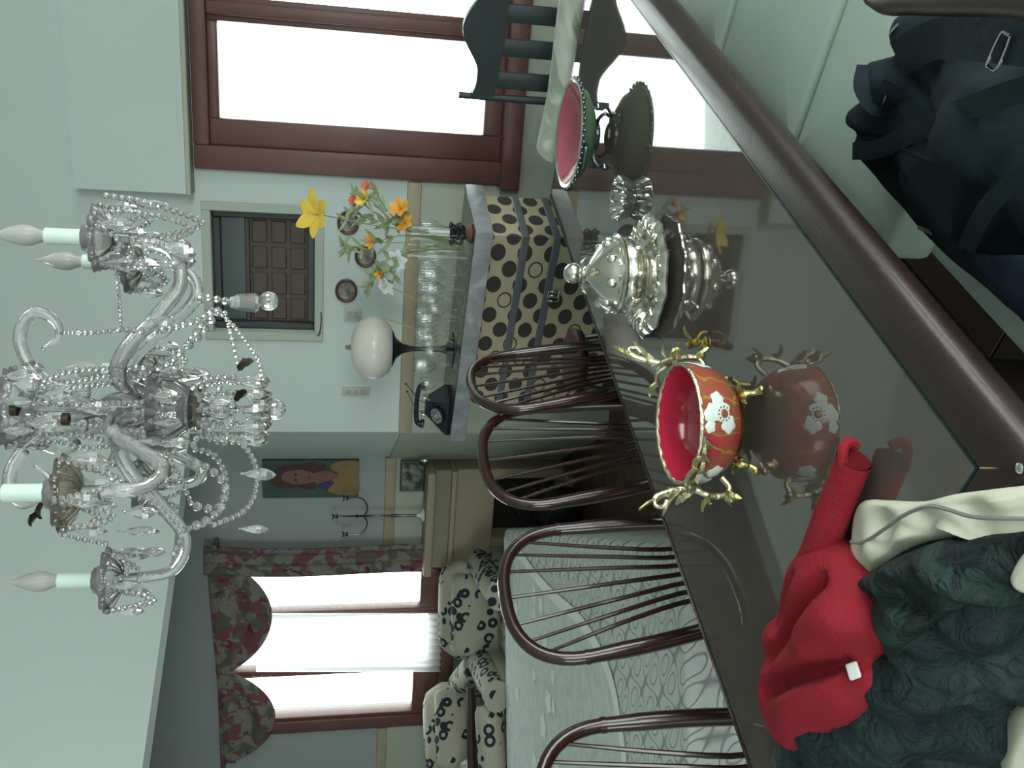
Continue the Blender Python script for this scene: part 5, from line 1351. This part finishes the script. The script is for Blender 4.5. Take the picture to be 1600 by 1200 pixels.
shc = thing('sheer_curtain', 'thin white curtain veiling the middle of the living room window', 'curtain', Wp(0, 0, 0), RZW)
def shf(u, v):
    y = lerp(958, 1050, u); x = lerp(400, 700, v); s, z = wall_at(x, y, D2 - .06); return Vector((s, D2 - .06 + .010 * sin(u * 9 * 2 * pi), z))
MB().grid(shf, 90, 4).build('curtain_cloth', 'sheer', shc, sharp=180)
def shf2(u, v):
    y = lerp(897, 950, u); x = lerp(400, 692, v); s, z = wall_at(x, y, D2 - .06); return Vector((s, D2 - .06 + .008 * sin(u * 5 * 2 * pi), z))

# ================================================================== armchairs
def armchair(label, loc, rz, m='scroll_fabric', w=.78, hb=.95):
    t = thing('armchair', label, 'armchair', loc, rz, 'scroll-patterned armchairs by the window')
    h = w / 2
    MB().bbox((-h + .02, -.36, .08), (h - .02, .34, .34), .04, 3).build('base', m, t)
    MB().bbox((-h + .16, -.38, .34), (h - .16, .22, .50), .05, 3, puff=.02).build('seat_cushion', m, t)
    def bk_(u, v):
        a = lerp(-1, 1, u); return Vector()
    R = []
    for (z, ww, y0, y1) in ((.30, .30, .16, .36), (.55, .32, .16, .38), (.75, .33, .20, .42), (hb - .08, .31, .23, .45), (hb - .02, .27, .26, .44), (hb, .20, .30, .41)):
        ring = []
        for a in np.linspace(0, 2 * pi, 32, endpoint=False):
            c, s_ = cos(a), sin(a); ring.append(Vector((ww * (abs(c) ** .5) * (1 if c > 0 else -1), (y0 + y1) / 2 + (y1 - y0) / 2 * (abs(s_) ** .6) * (1 if s_ > 0 else -1), z)))
        R.append(ring)
    MB().rings(R).build('backrest', m, t)
    MB().bbox((-.27, .12, .46), (.27, .26, hb - .06), .06, 4).build('back_cushion', m, t)
    for sg in (1, -1):
        MB().bbox((sg * (h - .08) - .085, -.38, .08), (sg * (h - .08) + .085, .34, .58), .05, 3).build('arm', m, t)
        MB().tube([(sg * (h - .07), -.395, .60), (sg * (h - .07), .30, .62)], .10, 14, flat=.8).build('arm_roll', m, t)
        for sy in (-.32, .3): MB().lathe([(.022, 0), (.03, .09)], 10, (sg * (h - .1), sy, 0), cap=True).build('leg', 'rail_wood', t)
    return t
a1 = armchair('cream armchair with navy scrolls under the window, nearer the fireplace', Vector((-1.53, 5.64, 0)), radians(-4), w=.76, hb=.87)
p2_ = Vector((-2.32, 6.06, 0))
a2 = dup(a1, p2_, radians(28), 'cream armchair with navy scrolls farther left, at the edge of the photo')
a2.scale = (1.0, 1.0, 1.06)
# cushion roll of the second chair's arm; made-up frame draws its dark arm gap
cu_ = MB().tube(spline([Vector((-1.96, 5.39, .632)), Vector((-2.16, 5.33, .622)), Vector((-2.40, 5.25, .612))], 12), [.07, .085] + [.088] * 9 + [.085, .07], 16).build('bolster', 'scroll_fabric')
tag(cu_, 'long cream bolster with navy scroll rows behind the white quilt', 'bolster')
oc = thing('added_dark_frame', 'added low dark frame under the bolster, standing in for a dark armchair gap', 'settle', (0, 0, 0))
MB().tube([Vector((-1.88, 5.50, .725)), Vector((-2.7, 5.30, .725))], .03, 8).build('top_rail', 'rail_wood', oc)
MB().bbox((-2.60, 5.20, .44), (-1.90, 5.46, .535), .02, 2).build('seat', 'scroll_fabric', oc)
for x, y in ((-1.92, 5.49), (-1.94, 5.24), (-2.5, 5.35), (-2.5, 5.26)): MB().tube([(x, y, 0), (x, y, .72 if y > 5.3 else .46)], .022, 8).build('leg', 'rail_wood', oc)

# ================================================================== big quilt-covered low table behind the chairs
ZQ = .56
q0 = at(787, 826, ZQ); q1 = at(1056, 853, ZQ)
ax = (q0 - q1).normalized(); q1 = q1 - ax * .05; q0.z = q1.z = 0; LQ = (q0 - q1).length; side = Vector((-ax.y, ax.x, 0))
qt = thing('daybed', 'wide low daybed spread with a pale mint quilted cover behind the chairs', 'daybed', q1)
Wq = 2.1
def loc(a, b, z): return ax * a + side * b + Vector((0, 0, z))
rq = .05
def qring(ins, z, skew=.0):
    P = []
    for (ca, cb, sa, sb_) in ((rq, rq, -1, -1), (LQ - rq, rq, 1, -1), (LQ - rq, Wq - rq, 1, 1), (rq, Wq - rq, -1, 1)):
        base = {(-1, -1): pi, (1, -1): 1.5 * pi, (1, 1): 0, (-1, 1): .5 * pi}[(sa, sb_)]
        for i in range(5):
            a = base + i * pi / 8; P.append(loc(ca + (rq - ins) * cos(a), cb + (rq - ins) * sin(a), z))
    return P
def wav(P, amp):
    return [p + (p - loc(LQ / 2, Wq / 2, p.z)).normalized() * amp * sin(i * 2.1) for i, p in enumerate(P)]
qm = MB().rings([wav(qring(-.03, .03), .012), wav(qring(-.015, .28), .008), qring(-.004, ZQ - .05), qring(.0, ZQ - .02), qring(.012, ZQ - .004), qring(.028, ZQ)])
inv = lambda co: (co.dot(ax) + (ZQ - co.z), co.dot(side) + (ZQ - co.z))
qm.build('quilt_cover', 'quilt', qt, uv=lambda co, _: inv(co))
MB().rings([qring(.06, .02), qring(.06, ZQ - .06)]).build('bed_base', 'rail_wood', qt)
# round lace cloth spread over its far half
arc_px = [(798, 846), (815, 862), (838, 893), (868, 925), (905, 958), (938, 1008), (958, 1060), (970, 1120), (980, 1190), (985, 1260)]
AP = [at(x, y, ZQ + .004) - q1 for x, y in arc_px]
def clampq(p): return loc(min(max(p.dot(ax), .03), LQ - .03), min(max(p.dot(side), .03), Wq - .03), ZQ + .004)
AP = [clampq(p) for p in AP]
AS = spline(AP, 40)
lc_ = MB(); far = [clampq(loc(LQ - .03, lerp(.05, Wq, i / 40) , 0)) for i in range(41)]
rows = [[lerp(a, b, t) + Vector((0, 0, .0005)) for t in np.linspace(0, 1, 6)] for a, b in zip(AS, far)]
lc_.add([p for r in rows for p in r], [(i * 6 + j, (i + 1) * 6 + j, (i + 1) * 6 + j + 1, i * 6 + j + 1) for i in range(40) for j in range(5)])
lace = thing('lace_cloth', 'round pale lace cloth with a bright border on the far half of the quilt', 'lace cloth', q1)
lc_.build('lace_field', 'lace', lace)
bn_ = MB(); rows = []
for i, p in enumerate(AS):
    t_ = (AS[min(i + 1, 40)] - AS[max(i - 1, 0)]).normalized(); n_ = Vector((-t_.y, t_.x, 0)); rows.append((p + Vector((0, 0, .0015)), clampq(p + n_ * -.055 if (p + n_ * .05).dot(ax) < p.dot(ax) else p + n_ * .055) + Vector((0, 0, .002))))
bn_.add([p for r in rows for p in r], [(2 * i, 2 * i + 2, 2 * i + 3, 2 * i + 1) for i in range(40)])
bn_.build('lace_border', 'lace_band', lace)
random.seed(3)
for k in range(26):
    u, v = random.randint(4, 38), random.uniform(.2, .8); c = lerp(AS[u], far[u], v) + Vector((0, 0, .003)); r_ = random.uniform(.035, .07); a0 = random.random() * 6
    mb = MB(); n = 24; mb.add([c] + [c + Vector((cos(a), sin(a), 0)) * r_ * (.62 + .38 * abs(sin(2.5 * a + a0))) for a in np.linspace(0, 2 * pi, n, endpoint=False)], [(0, 1 + i, 1 + (i + 1) % n) for i in range(n)]); mb.build('lace_flower', 'lace_band', lace)
st.scale = (1, 1, .70 / .74)

# ================================================================== crystal chandelier
random.seed(21)
YC = 1.85
cpt = at_pl(430, 640, Vector((0, 1, 0)), YC); CX = cpt.x + .0
def cz(x):      # height seen at picture x at the chandelier axis
    d = ray(x, 640); return H + d.z * (YC / d.y)
ch = thing('chandelier', 'clear glass chandelier with candle bulbs, scrolls, bead strings and drops', 'chandelier', (CX, YC, 0))
zball = cz(430)
# central column and hanging rod
col = MB().lathe([(0, zball + .075), (.012, zball + .08), (.022, zball + .10), (.016, zball + .125), (.03, zball + .15), (.045, zball + .165), (.02, zball + .185), (.018, zball + .21), (.028, zball + .235), (.038, zball + .27), (.030, zball + .31), (.016, zball + .33), (.022, zball + .35), (.034, zball + .375), (.026, zball + .42), (.014, zball + .45), (.020, zball + .47), (.012, zball + .50), (.03, zball + .53), (.022, zball + .58), (0, zball + .60)], 20, rip=lambda a, r, z: 1 + .06 * sin(8 * a))
col.build('column', 'crystal', ch)
MB().tube([(0, 0, zball + .09), (0, 0, zball + .62)], .005, 8).build('inner_rod', 'dull_metal', ch)
MB().tube([(0, 0, zball + .6), (0, 0, ZC - .03)], .006, 8).build('hanging_rod', 'dull_metal', ch)
MB().lathe([(.01, ZC - .07), (.05, ZC - .05), (.07, ZC - .01), (.07, ZC)], 24).build('ceiling_rose', 'dull_metal', ch)
def fluted(r0, z0, z1, name, n=18, m='crystal'):
    h = z1 - z0
    return MB().lathe([(.02, z0), (r0 * .55, z0 + h * .10), (r0 * .86, z0 + h * .45), (r0, z0 + h), (r0 * .97, z0 + h), (r0 * .82, z0 + h * .5), (r0 * .5, z0 + h * .17), (.02, z0 + h * .08)], 96, rip=lambda a, r, z: 1 + .07 * sin(n * a) * min(1, max(0, (z - z0) / h))).build(name, m, ch, sharp=180)
fluted(.075, cz(302), cz(238), 'fluted_bowl')
fluted(.075, zball + .44, zball + .49, 'fluted_dish', 14)
fluted(.055, zball + .56, zball + .60, 'fluted_dish', 12)
MB().lathe([(.02, cz(316)), (.045, cz(318)), (.050, cz(312)), (.045, cz(306)), (.02, cz(304))], 32).build('brass_collar', 'brown_crystal', ch)
MB().lathe([(.006, zball + .155), (.032, zball + .152), (.042, zball + .160), (.034, zball + .168), (.006, zball + .165)], 28).build('collar', 'dull_metal', ch)
def gem(p, L, w, name, par=ch, m='crystal', spin=None):
    """faceted almond drop hanging from p"""
    s_ = random.random() * 6 if spin is None else spin
    o = bpy.data.objects.new(name, gem_mesh); COL.objects.link(o); o.parent = par
    o.location = p; o.scale = (w, w, L); o.rotation_euler = (random.uniform(-.06, .06), random.uniform(-.06, .06), s_); return o
g_ = MB().lathe([(0, 0), (.10, -.02), (.12, -.06), (.07, -.11), (.30, -.30), (.5, -.58), (.46, -.74), (.26, -.90), (0, -1.0)], 8, rip=lambda a, r, z: 1 if abs(r * sin(a)) < r * .5 else .62)
gem_mesh = bpy.data.meshes.new('drop'); gem_mesh.from_pydata(g_.v, [], g_.f); gem_mesh.materials.append(MATS['crystal'])
def beads(pts, r, name='bead_string', n=None, par=ch, wire=True):
    P = spline(pts, 160); L = [0]
    for a, b in zip(P, P[1:]): L.append(L[-1] + (b - a).length)
    n = n or max(3, int(L[-1] / (2.08 * r))); mb = MB(); j = 0
    for k in range(n):
        d = L[-1] * (k + .5) / n
        while L[j + 1] < d: j += 1
        f = (d - L[j]) / max(1e-9, L[j + 1] - L[j]); rr = r * (1 if (k % 3) else 1.12)
        mb.ball(lerp(P[j], P[j + 1], f), rr, 8, 6)
    o = mb.build(name, 'crystal', par, smooth=False); return o
def sag(a, b, d, n=9):
    return [lerp(Vector(a), Vector(b), t) + Vector((0, 0, -d * 4 * t * (1 - t))) for t in np.linspace(0, 1, n)]
# arms: angle from the right, metres of reach and cup height
RA = .33
hb = H + .47
ARMS = [(-18.5, 1.0, 0), (25, 1.0, .0), (76, .97, 0), (100, .97, 0), (124, .97, 0), (180.5, 1.0, 0), (247, .98, 0), (292, .55, -1)]
cups = []
za0, za1 = cz(165), cz(290)
for k, (dg, rk, fl_) in enumerate(ARMS):
    if fl_ < 0: continue
    a = radians(dg); e = Vector((cos(a), sin(a), 0)); R = RA * rk; t_ = Vector((-e.y, e.x, 0))
    zc_ = H + .405
    pts = [e * .02 + Vector((0, 0, zc_ - .055)), e * .06 + Vector((0, 0, zc_ + .005)), e * R * .36 + Vector((0, 0, zc_ - .01)), e * R * .55 + Vector((0, 0, zc_ - .065)), e * R * .76 + Vector((0, 0, zc_ - .115)), e * R * .95 + Vector((0, 0, zc_ - .095)), e * R * 1.0 + Vector((0, 0, zc_ - .03))]
    pts[-1] = e * R + Vector((0, 0, zc_ - .02))
    P = spline(pts, 44); am = MB().tube(P, [.0165 - .0055 * i / 44 for i in range(45)], 12)
    # twisted rope surface
    arm = am.build('arm', 'crystal_arm', ch, sharp=180)
    c = e * R
    MB().lathe([(.010, zc_ - .030), (.0115, zc_ - .03), (.0115, zc_ - .004), (.010, zc_ - .004)], 16, c).build('ferrule', 'dull_metal', arm)
    dish = MB().lathe([(.010, zc_ - .006), (.030, zc_ - .002), (.050, zc_ + .012), (.060, zc_ + .028), (.058, zc_ + .030), (.046, zc_ + .016), (.026, zc_ + .003), (.010, zc_ + .001)], 60, c, rip=lambda q, r, z: 1 + (.09 * sin(10 * q) if r > .04 else 0)).build('drip_dish', 'brown_crystal' if dg == 247 else 'crystal', arm, sharp=180)
    MB().lathe([(.014, zc_), (.022, zc_ + .012), (.026, zc_ + .040), (.022, zc_ + .050), (.017, zc_ + .052)], 24, c, rip=lambda q, r, z: 1 + .1 * sin(8 * q)).build('candle_cup', 'crystal', arm, sharp=180)
    MB().lathe([(.0, zc_ + .036), (.0148, zc_ + .036), (.0152, zc_ + .112), (.013, zc_ + .114), (0, zc_ + .114)], 20, c).build('candle_sleeve', 'candle_sleeve', arm)
    zb_ = zc_ + .114
    MB().lathe([(.009, zb_ - .002), (.012, zb_ + .006), (.0185, zb_ + .022), (.0195, zb_ + .035), (.016, zb_ + .052), (.009, zb_ + .068), (.004, zb_ + .080), (.0018, zb_ + .092), (0, zb_ + .096)], 20, c).build('candle_bulb', 'bulb_glass', arm)
    cups.append((c, zc_, e, t_, arm, dg))
    # bead loops and drops hung round each drip dish
    far = 40 < dg < 160
    for q in range(5):
        w = 2 * pi * q / 5 + a + .3; d_ = Vector((cos(w), sin(w), 0)); w2 = w + 2 * pi / 5; d2 = Vector((cos(w2), sin(w2), 0))
        p0 = c + d_ * .060 + Vector((0, 0, zc_ + .026))
        gem(p0 + Vector((0, 0, -.012)), .062, .028, 'drop', arm)
        MB().ball(p0 + Vector((0, 0, -.006)), .0058, 8, 6).build('bead', 'crystal', arm, smooth=False)
        beads(sag(p0, c + d2 * .060 + Vector((0, 0, zc_ + .026)), .05 if q % 2 else .085), .0052, par=arm)
# long bead loops falling from the outer dishes to the low cluster
def cup(i): c, z, *_ = cups[i]; return c + Vector((0, 0, z))
A, Bc, C3, C4, C5, D_, C_ = range(7)
cA_ = cup(A)
px = lambda x, y, dy=0.0: (lambda d: Vector((d.x * ((YC + dy) / d.y) - CX, dy, H + d.z * ((YC + dy) / d.y))))(ray(x, y))
beads([px(160, 305, -.12), px(235, 318, -.12), px(315, 350, -.11), px(240, 372, -.10), px(190, 378, -.1)], .0062)
beads([px(150, 330, -.14), px(230, 335, -.14), px(300, 358, -.13), px(240, 385, -.12)], .0052)
for x, y, L in ((200, 318, .07), (255, 382, .05), (262, 395, .05)): gem(px(x, y, -.12), L, .032, 'drop')
# low pendants on the window side: cut tube with a ball
pb = px(358, 472, -.04)
MB().lathe([(0, 0), (.010, -.002), (.012, -.010), (.016, -.016), (.019, -.05), (.014, -.056), (0, -.058)], 8, pb + Vector((0, 0, 0)), rip=None).build('cut_pendant', 'crystal', ch, smooth=False)
MB().ball(pb + Vector((.004, 0, -.074)), .019, 14, 10).build('pendant_ball', 'crystal', ch)
beads([pb + Vector((0, 0, .0)), px(325, 465, -.03), px(308, 470, -.03)], .0075)
# swags of beads
SW = [([(345, 490), (375, 520), (402, 560), (412, 595)], .0042), ([(350, 485), (362, 525), (372, 570)], .0052), ([(330, 478), (300, 530), (262, 568), (215, 585)], .0075), ([(345, 480), (320, 515), (290, 545)], .0085), ([(180, 513), (220, 517), (260, 515), (310, 500), (345, 485)], .0062), ([(120, 520), (150, 520), (185, 515)], .0048), ([(180, 420), (186, 460), (190, 515)], .0036),
      ([(300, 700), (335, 712), (352, 745), (350, 785), (325, 815), (280, 830)], .0062), ([(352, 680), (385, 700), (402, 745), (385, 795), (330, 822)], .0055), ([(298, 722), (330, 735), (352, 760), (340, 800), (300, 825)], .0085), ([(300, 790), (330, 795), (350, 790)], .0085), ([(250, 690), (282, 745), (300, 790)], .0050), ([(205, 770), (250, 790), (282, 830), (270, 870)], .0055), ([(95, 835), (140, 845), (170, 850)], .0055), ([(55, 600), (110, 580), (180, 575), (240, 575)], .0055), ([(40, 700), (80, 690), (140, 700), (200, 690)], .0055), ([(340, 600), (365, 640), (345, 690)], .006), ([(300, 600), (320, 650), (300, 700)], .006)]
for i, (L, r) in enumerate(SW):
    beads([px(x, y, -.07 + .02 * (i % 4)) for x, y in L], r)
for x, y, L, w in ((375, 740, .068, .04), (372, 826, .058, .03), (205, 690, .06, .03), (190, 800, .065, .03), (180, 830, .08, .03), (215, 862, .05, .03), (255, 690, .05, .03), (60, 620, .06, .035), (40, 660, .06, .035), (120, 640, .06, .03), (150, 680, .06, .03), (255, 410, .06, .03), (230, 500, .05, .03), (245, 580, .05, .03), (20, 600, .05, .05)):
    gem(px(x, y, -.07), L, w, 'drop')
# ring of long drops and the final ball below the bowl
for k in range(12):
    a = 2 * pi * k / 12; r = .062; p = Vector((r * cos(a), r * sin(a), cz(372)))
    gem(p, .060, .034, 'drop'); beads([p + Vector((0, 0, .002)), Vector((r * 1.05 * cos(a), r * 1.05 * sin(a), cz(345))), Vector((r * .8 * cos(a), r * .8 * sin(a), cz(312)))], .0062)
for k in range(8):
    a = 2 * pi * k / 8 + .2; p = Vector((.03 * cos(a), .03 * sin(a), cz(385))); gem(p, .05, .03, 'drop')
for k in range(10):
    a = 2 * pi * k / 10; r = .078; gem(Vector((r * cos(a), r * sin(a), cz(245))), .055, .028, 'drop')
    a2_ = a + 2 * pi / 10; beads(sag((r * cos(a), r * sin(a), cz(243)), (r * cos(a2_), r * sin(a2_), cz(243)), .028), .0055)
for k in range(9):
    a = 2 * pi * k / 9; r = .077; gem(Vector((r * cos(a), r * sin(a), zball + .485)), .06, .03, 'drop')
    beads([(r * cos(a), r * sin(a), zball + .483), (.05 * cos(a), .05 * sin(a), zball + .40), (.085 * cos(a), .085 * sin(a), cz(240))], .0052)
beads([(0, 0, zball + .095), (0, 0, zball + .03)], .010)
MB().ball((0, 0, zball), .021, 16, 12).build('final_ball', 'crystal', ch)
MB().lathe([(.004, zball + .02), (.012, zball + .024), (.012, zball + .032), (.004, zball + .036)], 14).build('ball_cap', 'dull_metal', ch)
# upward scrolls
def scroll(dg, k=1.0):
    e = Vector((cos(radians(dg)), sin(radians(dg)), 0)); pts = []
    L = [(140, 612), (115, 612), (75, 600), (48, 575), (32, 540), (35, 510), (55, 490), (78, 497), (92, 515), (88, 532), (66, 548)]
    for i, (x, y) in enumerate(L):
        q = px(x, y); pts.append(e * (q.x - px(140, 640).x) * k + Vector((0, 0, q.z)))
    MB().tube(spline(pts, 50), [.0125] * 12 + [.012] * 20 + [.0115 - .0080 * i / 18 for i in range(19)], 12).build('scroll', 'crystal_arm', ch, sharp=180)
scroll(0); scroll(120); scroll(200); scroll(75, .9)
for x0, y0, x1, y1 in ((92, 520, 130, 520),): beads([px(x0, y0), px(x1, y1)], .003)
# glass leaves at the heart of the fitting and two dull metal ones
for k in range(6):
    a = 2 * pi * k / 6 + .3; e = Vector((cos(a), sin(a), 0)); mb = MB(); leaf_mb(mb, e * .03 + Vector((0, 0, cz(225))), e * (.11 + .02 * (k % 2)) + Vector((0, 0, cz(175 + 20 * (k % 3)))), .018, curl=(0, 0, .015)); mb.build('glass_leaf', 'crystal_arm', ch, sharp=180)
for x, y, dx, dy_, w in ((385, 612, -18, 14, .012), (372, 575, 24, -12, .013), (68, 785, -4, 26, .012), (62, 800, -14, 22, .010)):
    p, q = px(x, y, -.2 if y > 700 else -.06), px(x + dx, y + dy_, -.22 if y > 700 else -.08); mb = MB(); leaf_mb(mb, p, q, w); mb.build('metal_leaf', 'bronze_dark', ch)
for x, y in ((30, 640), (110, 655)):
    MB().lathe([(.004, 0), (.012, .002), (.012, .014), (.004, .016)], 12, px(x, y, -.06)).build('ferrule', 'bronze_dark', ch)
